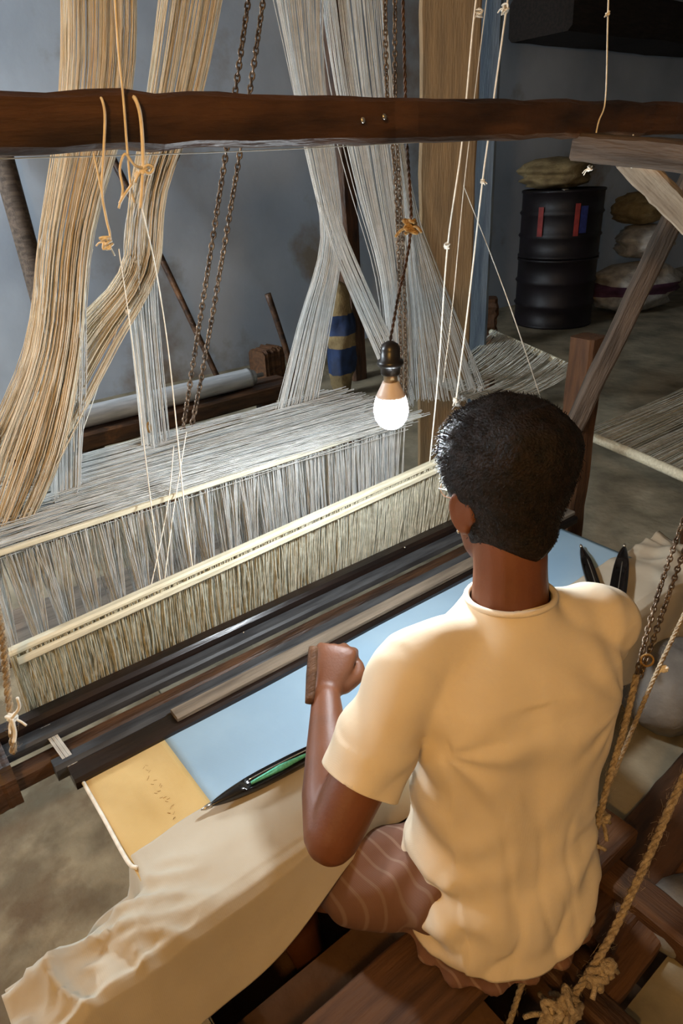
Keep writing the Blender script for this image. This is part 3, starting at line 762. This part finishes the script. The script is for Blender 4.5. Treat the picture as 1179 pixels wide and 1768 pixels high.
for s in (1, -1):
    ec = hc + hl * s * .073 - hf * .004 - hu * .012
    eo = nrm(hl * s * .75 - hf * .35); et = nrm(np.cross(eo, hu))
    geos.append(ell_geo(ec + eo * .008, et, eo, hu, .019, .006, .030))
    pth = [ec + eo * .011 + et * (.018 * math.cos(a)) + hu * (.029 * math.sin(a) + .002) for a in np.linspace(-1.9, 3.6, 15)] if s > 0 else [ec + eo * .011 - et * (.018 * math.cos(a)) + hu * (.029 * math.sin(a) + .002) for a in np.linspace(-1.9, 3.6, 15)]
    geos.append(limb_geo(pth, [.0045] * 15, 8, 2))
    geos.append(ell_geo(ec + eo * .006 - hu * .026, et, eo, hu, .009, .006, .009))
# left arm
geos.append(limb_geo([Ls - UP * .01, Ls * .5 + Le * .5, Le], [.052, .046, .040]))
fd = nrm(Lw - Le)
geos.append(limb_geo([Le, Le + fd * .07, Le + fd * .15, Lw], [.041, .0435, .036, .0255]))
# right arm reaching forward to the batten, hidden behind the trunk
Re = V(.93, .55, .84); Rw = V(1.03, .77, .80)
geos.append(limb_geo([Rs - UP * .01, Rs * .5 + Re * .5, Re], [.052, .046, .040]))
rd_ = nrm(Rw - Re)
geos.append(limb_geo([Re, Re + rd_ * .07, Re + rd_ * .15, Rw], [.041, .0435, .036, .0265]))
def hand(w, hd, lat, thumb_side=1, spread=1.0):
    """closed fist: back of the hand faces -nn, fingers curl towards nn, thumb leaves the side of the palm"""
    lat = nrm(lat - hd * np.dot(lat, hd)); nn = np.cross(hd, lat)
    if np.dot(nn, w - CAM) < 0: nn = -nn
    g = []
    kn = w + hd * .088
    pal = []
    for t, a, b in ((-.012, .025, .021), (.015, .028, .020), (.045, .037, .019), (.075, .040, .0175), (.090, .036, .013)):
        pal.append(sect(w + hd * t + nn * .004, lat, nn, a, b, 24, 2.6))
    g.append(loft_geo(pal))
    for i, (o, l, r) in enumerate(((.029, .040, .0098), (.0097, .044, .0102), (-.0097, .041, .0097), (-.0285, .033, .0088))):
        k0 = w + hd * (.084 - .004 * abs(i - 1)) + lat * o * thumb_side + nn * .002
        d1 = nrm(hd * .50 + nn * .86); p1 = k0 + d1 * l
        d2 = nrm(-hd * .72 + nn * .55); p2 = p1 + d2 * l * .66
        d3 = nrm(-hd * .75 - nn * .62); p3 = p2 + d3 * l * .5
        g.append(limb_geo([k0 - hd * .012, k0, k0 + d1 * l * .5, p1, (p1 + p2) / 2 + (d1 - d2) * .002, p2, p3], [r, r * 1.1, r * .97, r * 1.02, r * .92, r * .9, r * .75], 12, 3))
    b0 = w + hd * .022 + lat * .026 * thumb_side + nn * .012
    t1 = w + hd * .052 + lat * .046 * thumb_side + nn * .024; t2 = w + hd * .078 + lat * .040 * thumb_side + nn * .036; t3 = w + hd * .092 + lat * .018 * thumb_side + nn * .046
    g.append(limb_geo([b0, t1, t2, t3], [.0165, .0135, .0112, .0088], 12, 4))
    return g, nn, kn
imr = ROT @ V(1, 0, 0)
Lh = at(582, 1125, 1.225)
lhd = nrm(Lh - Lw)
g_, lnn, lkn = hand(Lw + fd * .012, lhd, imr + V(.1, .1, .1), 1)
geos += g_
g_, rnn, rkn = hand(Rw + rd_ * .012, rd_, V(-1, 0, 0), 1)
geos += g_
# legs
Lhip, Rhip = pelvis + LF * .085, pelvis - LF * .085
Lk, Rk = V(.39, .79, .505), V(.84, .86, .50); La, Ra = V(.45, .80, .10), V(.85, .79, .10)
for h, k, a in ((Lhip, Lk, La), (Rhip, Rk, Ra)):
    geos.append(limb_geo([h, h * .5 + k * .5 - UP * .012, k], [.078, .064, .050]))
    geos.append(limb_geo([k, k * .68 + a * .32 - F * .012, a], [.050, .050, .032]))
    geos.append(limb_geo([a - UP * .045 - F * .03, a - UP * .05 + F * .05, a - UP * .062 + F * .14], [.034, .032, .022]))
body = fuse('body', geos, .0042, M['skin'], person, 2)

# eyes, brows
for s in (1, -1):
    c = hc + hf * .079 + hl * s * .031 + hu * .004
    pydata('eye', *ell_geo(c, hl, hf, hu, .0125, .012, .010, 10), M['eyew'], person, True)
    pydata('iris', *ell_geo(c + hf * .0085, hl, hf, hu, .0055, .005, .0055, 8), M['iris'], person, True)
    pydata('eyebrow', *limb_geo([c + hf * .011 - hl * s * .016 + hu * .018, c + hf * .013 + hu * .022, c + hf * .006 + hl * s * .018 + hu * .017], [.003, .004, .002], 8, 4), M['hair'], person, True)
pydata('lips', *limb_geo([hc + hf * .096 - hu * .066 + hl * .020, hc + hf * .101 - hu * .065, hc + hf * .096 - hu * .066 - hl * .020], [.002, .0045, .002], 8, 5), M['lips'], person, True)
# glasses temple and ear stud on the visible ear
ec = hc + hl * .073 - hf * .004 - hu * .012
tube('glasses_temple', [ec + hl * .010 + hu * .026 - hf * .002, ec + hl * .006 + hu * .026 + hf * .03, ec + hl * .000 + hu * .022 + hf * .078], .0013, M['tip'], person)
for s in (1, -1):
    c = hc + hf * .1 + hl * s * .034 + hu * .002
    tube('glasses_rim', [c + hl * .024 * math.cos(a) + hu * .018 * math.sin(a) for a in np.linspace(0, 2 * PI, 17)], .0012, M['tip'], person, 6, True, 2)
pydata('ear_stud', *ell_geo(ec + hl * .013 - hu * .028 + hf * .004, hl, hf, hu, .003, .003, .003, 8), M['tip'], person, True)

# hair: thick on top, faded to the skin at sides and nape
def hair_thick(t, ph):
    """ph: 0 = forward, pi = back"""
    fw = math.cos(ph); side = abs(math.sin(ph))
    top = 1 / (1 + math.exp(-(t - .035) / .014))
    line = -.091 + .010 * side if fw < 0 else -.01
    low = 1 / (1 + math.exp(-(t - line) / .006))
    h = .0035 * low + .006 * low * (1 / (1 + math.exp(-(t + .03) / .015))) + .019 * top
    face = 1 / (1 + math.exp(-(fw - .52 + .25 * max(0, (.03 - t) / .1)) / .05))
    hl_ = 1 / (1 + math.exp(-(t - .068) / .006))
    k = 1 - face * (1 - hl_)
    # in front of the ear the hair stops at a short sideburn
    if 0 <= fw: k *= 1 / (1 + math.exp(-(t + .015) / .006))
    return h * k - (.006 + (.03 if t < -.045 and fw < 0 else 0)) * (1 - min(1, low * k))
rings = []; NT, NP = 46, 72
def hair_pt(t, ph, extra=0.0):
    a, b, o = head_prof(t); h = hair_thick(t, ph) + extra
    if math.cos(ph) < 0: b = max(b, (.079 + o)) if t < 0 else b; a = max(a, .057) if t < 0 else a
    nv = max(0, t / .117) ** 1.7; nh = math.sqrt(max(0, 1 - nv * nv))
    return hc + hu * (t + nv * h) + hf * (o + math.cos(ph) * (b + h * nh)) + hl * (math.sin(ph) * (a + h * nh)), h
for i in range(NT + 1):
    t = -.13 + .1 * (i / 20) if i <= 20 else -.03 + .147 * math.sin((i - 20) / (NT - 20) * PI / 2); r = []
    for k in range(NP):
        ph = 2 * PI * k / NP; p, h = hair_pt(t, ph)
        if h > .004: p = p + nrm(p - hc) * (.0035 * nz3(p, 70, 2) + .004 * nz3(p, 28, 5)) * min(1, h / .014)
        r.append(p)
    rings.append(r)
hv, hfc = loft_geo(rings)
def hsm(bm):
    pass
hr = pydata('hair', hv, hfc, M['hair'], person, True)
bm = bmesh.new(); bm.from_mesh(hr.data); bmesh.ops.recalc_face_normals(bm, faces=bm.faces[:]); bm.to_mesh(hr.data); bm.free()
g = random.Random(5); sv, sf = [], []
for _ in range(9000):
    t = -.11 + .227 * math.sin(g.random() * PI / 2) ** 1.0; ph = g.uniform(0, 2 * PI); p, h = hair_pt(t, ph)
    if h < .003: continue
    n_ = nrm(p - hc); top = min(1, max(0, (t - .0) / .07)); L_ = (.005 + .012 * top) * g.uniform(.5, 1.15)
    d = nrm(n_ * (.10 + .16 * top) + hf * (.9 * top) + hu * (-.95 + .85 * top) + V(g.gauss(0, .22), g.gauss(0, .22), g.gauss(0, .15)))
    sd = nrm(np.cross(d, n_ + V(.01, .02, .03))) * .0007; o_ = len(sv)
    m_ = p + d * L_ * .55 + n_ * .001; e_ = p + d * L_ - hu * .002 * top
    sv += [p - sd, p + sd, m_ + sd * .8, m_ - sd * .8, e_]; sf += [(o_, o_ + 1, o_ + 2, o_ + 3), (o_ + 3, o_ + 2, o_ + 4)]
stuff(pydata('hair_strands', sv, sf, M['hair'], hr))

# T-shirt
sl_end = Ls + (Le - Ls) * .66
sl_dir = nrm(Le - Ls)
rsl_dir = nrm(Re - Rs); rsl_end = Rs + (Re - Rs) * .62
sg = []
st = [(-.125, .162, .146, -.006), (-.085, .168, .152, -.006), (-.03, .168, .148, -.006), (.04, .162, .130, -.006), (.12, .154, .114, -.006), (.20, .154, .112, -.008), (.28, .162, .115, -.012), (.35, .170, .115, -.014), (.40, .172, .108, -.010), (.435, .150, .090, -.004), (.462, .098, .074, .002), (.485, .069, .066, .006), (.535, .061, .062, .012)]
r = []
for z, a, b, off in st:
    t = min(1, max(0, z / .42)); c = pelvis + (shc - pelvis) * t; c = V(c[0], c[1], pelvis[2] + z) + F * off
    if z > .43: c = c + (neck0 - V(shc[0], shc[1], neck0[2])) * (z - .43) / .06
    r.append(sect(c, LF, F, a, b, 32, 2.35))
sg.append(loft_geo(r))
def sleeve(S, E, end):
    d = nrm(E - S); far = end + d * .03
    return limb_geo([S + LF * 0 + UP * .004, S * .6 + end * .4, end, far], [.062, .060, .0635, .065], 24)
sg.append(sleeve(Ls, Le, sl_end)); sg.append(sleeve(Rs, Re, rsl_end))
# shoulder slope
for S in (Ls, Rs):
    sg.append(limb_geo([neck0 - UP * .016 + (S - neck0) * .25, neck0 * .45 + S * .55 - UP * .002, S + UP * .004], [.048, .052, .057], 20))
def ridge(x, w): return math.exp(-(x / w) ** 2)
def shirt_post(bm):
    # cut hem, sleeves and neck open
    def cut(co, no, test):
        fs = [f for f in bm.faces if test(f.calc_center_median())]
        gset = set(fs); gset.update(e for f in fs for e in f.edges); gset.update(v for f in fs for v in f.verts)
        bmesh.ops.bisect_plane(bm, geom=list(gset), plane_co=Vector(co), plane_no=Vector(no), clear_outer=True)
    cut(pelvis + UP * -.084, (0, 0, -1), lambda p: p.z < .62)
    cut(sl_end, sl_dir, lambda p: (p - Vector(sl_end)).length < .13 and (p - Vector(sl_end)).dot(Vector(sl_dir)) > -.02)
    cut(rsl_end, rsl_dir, lambda p: (p - Vector(rsl_end)).length < .13 and (p - Vector(rsl_end)).dot(Vector(rsl_dir)) > -.02)
    nd = nrm(neck1 - neck0)
    cut(V(.708, .53, 1.166), nrm(UP + F * .16), lambda p: p.z > 1.14 and math.hypot(p.x - .708, p.y - .53) < .10)
    bmesh.ops.remove_doubles(bm, verts=bm.verts[:], dist=.0008)
    # folds
    bm.normal_update()
    arm_pit = Ls - UP * .085 - LF * .01 - F * .02
    waist = pelvis + UP * .05
    for v in bm.verts:
        p = V(*v.co); q = p - pelvis; lat = np.dot(q, LF); fw = np.dot(q, F); z = q[2]; d = 0.0
        back = min(1, max(0, -fw / .06 + .3))
        # drape: long soft folds fanning from the armpits down the back
        a = p - arm_pit; rr = np.linalg.norm(a); ang = math.atan2(-a[2], -np.dot(a, LF) + 1e-6)
        fall = math.exp(-max(0, rr - .05) / .16) * min(1, rr / .14) ** 2.4
        d += .0085 * fall * math.sin(ang * 8 + 1.2 + 2.0 * nz3(p, 6, 1)) * (1 if a[2] < .03 else .3)
        a = p - (Rs - UP * .075 + LF * .025); rr = np.linalg.norm(a); ang = math.atan2(-a[2], np.dot(a, LF) + 1e-6)
        d += .005 * math.exp(-max(0, rr - .05) / .12) * min(1, rr / .14) ** 2.2 * math.sin(ang * 10 + 2.0 * nz3(p, 6, 1))
        # crumpling above the seat
        low = min(1, max(0, (.20 - z) / .16))
        d += low * (.0075 * math.sin(z * 75 + lat * 20 + 6.0 * nz3(p, 6, 3)) * (.35 + .9 * abs(nz3(p, 5, 8))) + .007 * nz3(p, 15, 7) - .005 * ridge(nz3(p, 9, 12), .12))
        # broad hollows and the soft line of the spine
        d += .006 * nz3(p, 7, 4) + .0028 * nz3(p, 19, 6) - .0030 * ridge(nz3((lat * 1.6, fw, z * .55), 9, 14), .11) * min(1, max(0, (.30 - z) / .15))
        d -= .006 * ridge(lat, .03) * back * min(1, max(0, z / .1)) * (1 if z < .4 else 0)
        # sleeve folds
        s = p - Ls; al = np.dot(s, sl_dir)
        if al > -.02 and np.dot(s, LF) > -.02:
            d += .0055 * math.sin(al * 75 + 3 * nz3(p, 9, 2)) * (.5 + nz3(p, 11, 5))
        v.co = Vector(p + V(*v.normal) * d)
    for _ in range(1): bmesh.ops.smooth_vert(bm, verts=[v for v in bm.verts if not v.is_boundary], factor=.4, use_axis_x=True, use_axis_y=True, use_axis_z=True)
    pass
shirt = fuse('t_shirt', sg, .0055, M['shirt'], person, 4, shirt_post)
md = shirt.modifiers.new('thickness', 'SOLIDIFY'); md.thickness = .0022; md.offset = -1
nd_ = nrm(UP + F * .16); nu = nrm(np.cross(nd_, F)); nw = np.cross(nd_, nu)
pydata('collar', *tube_geo([V(.7085, .531, 1.1625) + nu * math.cos(a) * .0655 + nw * math.sin(a) * .0665 for a in np.linspace(0, 2 * PI, 49)], .0048, 10, False), M['collar'], person, True)
# sleeve and neck hem bands
def band_ring(name, c, d, rad, r, u=None):
    u = nrm(np.cross(d, UP)); w = np.cross(d, u)
    return tube_geo([c + (u * math.cos(a) + w * math.sin(a)) * rad for a in np.linspace(0, 2 * PI, 37)], r, 6)

# shorts
def seat_z(t): return t
hg = []
r = []
for z, a, b in ((-.10, .136, .110), (-.06, .140, .114), (-.01, .142, .112), (.05, .132, .098), (.11, .115, .085)):
    r.append(sect(pelvis + UP * z, LF, F, a, b, 28, 2.5))
hg.append(loft_geo(r))
hg.append(loft_geo([sect(pelvis + UP * z + LF * .006, LF, F, a, b, 28, 2.4) for z, a, b in ((-.112, .172, .156), (-.100, .174, .158), (-.092, .158, .142), (-.084, .125, .11))]))
for h, k in ((Lhip, Lk), (Rhip, Rk)):
    d = nrm(k - h); hg.append(limb_geo([h - d * .02, h + d * .08, h + d * .16, h + d * .22], [.092, .091, .086, .083], 22))
def shorts_post(bm):
    bm.normal_update()
    for v in bm.verts:
        p = V(*v.co); q = p - pelvis
        ang = math.atan2(np.dot(q, F), np.dot(q, LF))
        d = .006 * math.sin(ang * 15 + 3 * nz3(p, 6, 2)) * (1 if q[2] < .08 else .2) + .006 * nz3(p, 12, 3)
        v.co = Vector(p + V(*v.normal) * d)
        if v.co.z < .5525 and v.co.y < .56: v.co.z = .5525 + .001 * abs(nz3(p, 30))
fuse('shorts', hg, .0065, M['shorts'], person, 4, shorts_post)
tag(person, 'dark haired person in a white T-shirt seated on the bench weaving', 'person')
# wooden picking handle held in the left fist
hp0, hp1 = at(541, 1118, 1.205), at(534, 1214, 1.15)
pk = empty('picking_handle', hp1)
tube('grip', [hp0, hp0 * .5 + hp1 * .5, hp1], [.0085, .0095, .0075], M['wood_brown'], pk, 12)
tag(pk, 'short brown picking handle held beside the left wrist', 'handle')
#PERSON_END
# ------------------------------------------------------------------ things around the loom
# trestle with the steel roller lying on it
tr = empty('roller_trestle', (1.3, 3.4, FZ))
ra, rb_ = ony(112, 717, 3.4), ony(432, 661, 3.4); rz = (ra[2] + rb_[2]) / 2; rr_ = .056
ra[2] = rb_[2] = rz
for k, (y0, z0) in enumerate(((3.30, 0), (3.42, .0))):
    timber('rail', (ra[0] - .3, y0 + .05, rz - rr_ - .045), (rb_[0] + .25, y0 + .05, rz - rr_ - .045), .10, .09, M['wood_dark'], tr, seed=20 + k, n=18)
for x in (ra[0] + .1, rb_[0] + .1):
    timber('leg', (x, 3.41, FZ), (x, 3.41, rz - rr_ - .09), .1, .1, M['wood_dark'], tr, up=(0, 1, 0), seed=24)
tag(tr, 'dark timber trestle carrying the steel roller', 'trestle')
sr = empty('steel_roller', (ra + rb_) / 2 - V(0, 0, rr_))
lathe('barrel', [(rr_, 0), (rr_, .02), (rr_ * .97, .03), (rr_ * .97, np.linalg.norm(rb_ - ra) - .03), (rr_, np.linalg.norm(rb_ - ra) - .02), (rr_, np.linalg.norm(rb_ - ra))], ra, rb_ - ra, M['steel'], sr, 28)
lathe('end_cap', [(rr_ * .7, 0), (rr_ * .7, .03), (.012, .035), (.012, .09)], rb_, rb_ - ra, M['steel'], sr, 20)
tag(sr, 'dull steel roller lying behind the harness', 'roller')

def pole(name, a, b, r, m, label, cat='pole'):
    o = tube(name, [a, (V(*a) + V(*b)) / 2 + V(.006, 0, .004), b], [r, r * .95, r * .9], M[m], None, 10); tag(o, label, cat); return o
pole('leaning_pole', ony(-12, 215, 4.40), ony(102, 640, 4.15), .062, 'wood_grey', 'thick grey pole leaning on the wall at the far left')
pole('leaning_rod', ony(176, 235, 4.40), onz(385, 672, FZ), .021, 'wood_dark', 'thin dark rod leaning diagonally against the bare wall')
pole('short_stick', ony(462, 507, 3.9), onz(510, 660, FZ), .022, 'wood_dark', 'short dark stick standing by the small wooden block')
bk = onz(462, 655, FZ)
o = timber('wooden_block', (bk[0] - .07, bk[1], FZ + .11), (bk[0] + .12, bk[1] + .04, FZ + .11), .16, .22, M['wood_brown'], None, rough=.05, seed=31); tag(o, 'small rough wooden block on the floor by the wall', 'block')
sp = ony(612, 560, 3.6)
o = timber('dark_post', (sp[0], sp[1], FZ), (sp[0] - .02, sp[1] + .1, 3.2), .12, .12, M['wood_dark'], None, up=(0, 1, 0), n=20, seed=33); tag(o, 'dark timber post behind the middle cord bands', 'post')

def sack(name, c, ax, label, m, rot=0, seed=0, bands=()):
    e = empty(name, (c[0], c[1], c[2] - ax[2])); n, k = 18, 24; v, f = [], []
    cr_, sr_ = math.cos(rot), math.sin(rot)
    for i in range(n + 1):
        t = -1 + 2 * i / n; s = (1 - abs(t) ** 3.2) ** .5 if abs(t) < 1 else 0
        for j in range(k):
            a = 2 * PI * j / k; cx, cy = math.copysign(abs(math.cos(a)) ** .8, math.cos(a)) * s, math.copysign(abs(math.sin(a)) ** .8, math.sin(a)) * s
            d = 1 + .30 * nz3((cx * 1.5, cy * 1.5, t * 1.8), 1.4, seed) + .14 * nz3((cx, cy, t), 3.7, seed) - .10 * abs(nz3((cx, cy, t), 6, seed + 2))
            x, y, z = cx * ax[0] * d, cy * ax[1] * d, t * ax[2] * (1 + .05 * nz3((cx, cy, 0), 2, seed))
            v.append((c[0] + x * cr_ - y * sr_, c[1] + x * sr_ + y * cr_, c[2] + z))
    for i in range(n):
        for j in range(k): f.append((i * k + j, i * k + (j + 1) % k, (i + 1) * k + (j + 1) % k, (i + 1) * k + j))
    f.append(tuple(range(k - 1, -1, -1))); f.append(tuple(range(n * k, n * k + k)))
    body_faces = f
    pydata('bag', v, body_faces, M[m], e, True)
    for (i0, i1, mm) in bands:       # printed band round the bag
        vv = [V(*c) + (V(*p) - V(*c)) * 1.012 for p in v[i0 * k:(i1 + 1) * k]]
        pydata('printed_band', vv, [(i * k + j, i * k + (j + 1) % k, (i + 1) * k + (j + 1) % k, (i + 1) * k + j) for i in range(i1 - i0) for j in range(k)], M[mm], e, True)
    tag(e, label, 'sack'); return e
sb = ony(585, 540, 3.35)
sack('standing_sack', (sb[0], sb[1], FZ + .36), (.09, .08, .36), 'slim blue and white printed sack standing behind the middle cord bands', 'sack_tan', .3, 3, [(4, 8, 'blue'), (10, 13, 'blue')])

# drums and sacks in the far corner
dc = onz(952, 556, FZ); rr2 = .335
def drum(z, h, label, labels):
    e = empty('oil_drum', (dc[0], dc[1], z))
    prof = [(rr2 - .012, 0), (rr2, .004), (rr2, .02), (rr2 - .008, .025)]
    for k in (1, 2): prof += [(rr2 - .008, h * k / 3 - .02), (rr2 + .006, h * k / 3), (rr2 - .008, h * k / 3 + .02)]
    prof += [(rr2 - .008, h - .025), (rr2, h - .02), (rr2, h - .004), (rr2 - .01, h), (rr2 - .012, h - .015), (.05, h - .015)]
    lathe('shell', prof, (dc[0], dc[1], z), (0, 0, 1), M['drum'], e, 40)
    lathe('bung', [(.03, h - .016), (.03, h + .004), (.02, h + .006)], (dc[0] - .15, dc[1] - .12, z), (0, 0, 1), M['tip'], e, 12)
    for a0, a1, z0, z1, mm in labels:
        v = [V(dc[0] + (rr2 + q) * math.cos(a), dc[1] + (rr2 + q) * math.sin(a), zz) for q in (.007,) for a in np.linspace(a0, a1, 7) for zz in (z + z0, z + z1)]
        pydata('label', v, [(2 * i, 2 * i + 2, 2 * i + 3, 2 * i + 1) for i in range(6)], M[mm], e)
    tag(e, label, 'drum', 'black drums in the corner'); return e
va = math.atan2(-dc[1], -dc[0])
drum(FZ, .56, 'lower black drum of the stack in the far corner', [])
drum(FZ + .562, .52, 'upper black drum of the stack with red labels', [(va + .30, va + .42, .18, .42, 'red'), (va - .55, va - .42, .18, .40, 'red'), (va + .44, va + .62, .2, .40, 'navy')])
sack('tan_sack', (dc[0] - .05, dc[1] + .05, FZ + 1.20), (.34, .26, .12), 'lumpy tan sack lying on the upper black drum', 'sack_tan', .4, 5)
s1 = onz(1055, 545, FZ)
sack('white_sack', (s1[0] + .30, s1[1], FZ + .22), (.42, .26, .22), 'white sack with purple print lying low beside the drums', 'sack', -.3, 7, [(7, 11, 'sack_purple')])
sack('white_sack', (s1[0] + .42, s1[1] + .02, FZ + .60), (.30, .24, .15), 'crumpled white sack resting on the purple printed one', 'sack', .5, 9)
sack('white_sack', (s1[0] + .36, s1[1] + .06, FZ + .88), (.24, .2, .14), 'topmost grey sack of the heap beside the drums', 'sack_tan', .1, 12)
# loft board high on the far wall
lb = ony(905, 72, 4.3)
o = timber('loft_board', (lb[0], 4.15, lb[2] + .16), (RX - .05, 4.15, lb[2] + .16), .62, .3, M['slab'], None, rough=.02, n=16, seed=41); tag(o, 'dark loft board high on the far wall', 'shelf')
st_ = onz(836, 606, FZ)
o = timber('wood_stump', (st_[0], st_[1], FZ), (st_[0], st_[1], FZ + .40), .16, .15, M['wood_brown'], None, up=(.7, .7, 0), rough=.06, seed=44); tag(o, 'short brown wood stump near the blue post', 'stump')

# warp stretched to the right, held by two rods
def warp(name, rod_a, rod_b, far_a, far_b, n, label, rlabel, rr, seed, m='thread_dim'):
    g = np.random.default_rng(seed); ln = []
    for i in range(n):
        t = g.uniform(.03, .97); a = rod_a + (rod_b - rod_a) * t + V(0, 0, rr); b = far_a + (far_b - far_a) * (t + g.normal(0, .02))
        ln.append([a + (b - a) * q - V(0, 0, .03 * math.sin(PI * q)) + g.normal(0, .002, 3) for q in np.linspace(0, 1, 7)])
    o = threads(name, ln, g.uniform(.0014, .0028, n), M[m]); tag(o, label, 'warp', None, 'stuff')
    o = tube('warp_rod', [rod_a, (rod_a + rod_b) / 2 + V(0, 0, .003), rod_b], [rr, rr * 1.05, rr], M['cream_bar'], None, 10); tag(o, rlabel, 'rod', 'rods spreading the warp')
a0, a1 = onz(848, 573, .86), onz(1008, 645, .86)
warp('far_warp', a0, a1, onz(735, 655, .93), onz(850, 705, .93), 170, 'grey warp threads running away right behind the bulb', 'pale rod lying across the warp behind the head', .016, 3)
b0_, b1_ = onz(1006, 748, .74), onz(1215, 838, .74)
warp('right_warp', b0_, b1_, b0_ + V(2.2, .15, .0), b1_ + V(2.2, .1, .0), 120, 'grey warp threads fanning off to the right edge', 'pale knobbly rod at the right edge beside the head', .019, 4)
for q, nm in ((a0, 'rod_trestle'), (b1_, 'rod_trestle')):
    e = empty(nm, (q[0], q[1], FZ))
    timber('leg', (q[0], q[1], FZ), (q[0], q[1], q[2] - .017), .06, .06, M['wood_brown'], e, up=(0, 1, 0), seed=50)
    timber('foot', (q[0] - .12, q[1], FZ + .02), (q[0] + .12, q[1], FZ + .02), .06, .04, M['wood_brown'], e, seed=51)
    tag(e, 'short wooden prop under the rod %s' % ('behind the head' if q is a0 else 'at the right edge'), 'prop')
# thread tuft at the end of the rightmost band
e = empty('thread_tuft', ony(815, 690, 1.80))
for k, (x, y) in enumerate(((800, 688), (816, 680), (828, 672), (790, 698))):
    knot('knot', ony(x, y, 1.80), .012, .0018, M['thread'], e, 60 + k, 3)
tag(e, 'tuft of knotted white threads above the head', 'knots')

# ropes
rp1 = empty('jute_rope', at(985, 1490, 1.2))
rope('rope', [at(1099, 1165, 1.14), at(1078, 1255, 1.13), at(1050, 1350, 1.12), at(1030, 1425, 1.14), at(1000, 1495, 1.17), at(930, 1620, 1.20), at(868, 1800, 1.2)], .0058, M['rope'], rp1, fuzz=160)
for k, (x, y, s) in enumerate(((1038, 1412, .013), (1012, 1462, .016), (996, 1492, .012))): knot('knot', at(x, y, 1.155), s, .0048, M['rope'], rp1, 70 + k, 3)
tag(rp1, 'knotted jute rope running down along the right side of the T-shirt', 'rope', 'jute ropes at the right')
rp2 = empty('jute_rope', at(1030, 1400, 1.22))
rope('rope', [at(1220, 985, 1.3), at(1179, 1065, 1.28), at(1125, 1180, 1.25), at(1075, 1300, 1.23), at(1028, 1410, 1.20)], .0042, M['rope'], rp2, fuzz=120)
knot('knot', at(1146, 1155, 1.26), .006, .003, M['cord_cream'], rp2, 80, 2)
tag(rp2, 'thin jute rope slanting from the right edge to the knots', 'rope', 'jute ropes at the right')
rp3 = empty('jute_rope', at(965, 1735, 1.1))
rope('rope', [at(1235, 1240, 1.12), at(1179, 1345, 1.11), at(1110, 1500, 1.1), at(1050, 1625, 1.1), at(1000, 1705, 1.1), at(955, 1765, 1.1)], .0066, M['rope'], rp3, fuzz=220)
for k, (x, y, s) in enumerate(((985, 1735, .024), (955, 1755, .022), (1030, 1690, .016), (1048, 1672, .012))): knot('knot', at(x, y, 1.09), s, .0058, M['rope'], rp3, 90 + k, 3)
tag(rp3, 'thick jute rope with a frayed tangle in the bottom right corner', 'rope', 'jute ropes at the right')
chain([at(1205, 830, 1.32), at(1168, 930, 1.28), at(1130, 1045, 1.22), at(1100, 1160, 1.18)], 'lower left one of the paired dark chains at the right edge', .0068, 'paired chains at the right edge')
chain([at(1222, 850, 1.32), at(1183, 945, 1.28), at(1143, 1060, 1.22), at(1106, 1165, 1.18)], 'upper right one of the paired dark chains at the right edge', .0068, 'paired chains at the right edge')
path = [at(1098 + 22 * (1 - math.cos(a)) * .5 + 8, 1140 - 10 * math.sin(a), 1.175) for a in np.linspace(0, 2 * PI, 17)]
tag(pydata('cord_loop', *tube_geo(path, .002, 6), M['orange_rope'], None, True), 'small yellow cord loop tied where chain and rope meet', 'loop')
# rope at the left end of the batten
rl = empty('batten_rope', ony(18, 1280, 1.16))
rope('rope', [ony(-14, 1010, 1.14), ony(4, 1100, 1.15), ony(13, 1190, 1.16), ony(20, 1250, 1.14), ony(23, 1300, 1.13)], .007, M['rope'], rl, fuzz=60)
knot('knot', ony(20, 1240, 1.12), .010, .003, M['cord'], rl, 120, 3)
tube('loose_end', [ony(20, 1240, 1.11), ony(33, 1222, 1.105), ony(30, 1205, 1.10)], .003, M['cord'], rl)
tube('loose_end', [ony(20, 1240, 1.11), ony(26, 1265, 1.105), ony(24, 1282, 1.10)], .0035, M['cord'], rl)
tag(rl, 'tan rope with white knot at the left end of the batten', 'rope')

# boards and stones on the floor at the right
def board(a, b, w, h, m, label, z=FZ, seed=0):
    a, b = onz(*a, z + h / 2), onz(*b, z + h / 2)
    o = timber('floor_board', a, b, w, h, M[m], None, rough=.02, seed=seed, n=16); tag(o, label, 'board', 'boards on the floor beside the pit'); return o
board((1000, 1610), (1230, 1330), .13, .035, 'wood_dark', 'dark reddish board lying beside the knotted rope', seed=61)
board((1010, 1740), (1210, 1480), .07, .03, 'wood_brown', 'narrow brown board under the thick rope', seed=62)
board((925, 1640), (1090, 1800), .05, .04, 'wood_dark', 'short dark bar near the seat in the bottom right', z=FZ, seed=63)
q = onz(1135, 1245, FZ)
sack_ = None
def stone(c, ax, label, seed):
    v, f = ell_geo(c, V(1, 0, 0), V(0, 1, 0), V(0, 0, 1), ax[0], ax[1], ax[2], 14)
    v = [V(*c) + (p - V(*c)) * (1.1 + .22 * nz3(p, 7, seed) + .08 * nz3(p, 22, seed)) for p in v]
    v = [V(p[0], p[1], max(p[2], FZ + .001)) for p in v]
    o = pydata('stone', v, f, M['stone'], None, True); tag(o, label, 'stone', 'stones on the floor at the right'); return o
stone((q[0] + .06, q[1], FZ + .08), (.15, .11, .10), 'large grey stone on the floor right of the T-shirt', 2)
q = onz(1165, 1610, FZ); stone((q[0] + .03, q[1], FZ + .02), (.08, .06, .035), 'flat pale stone at the right edge below', 5)
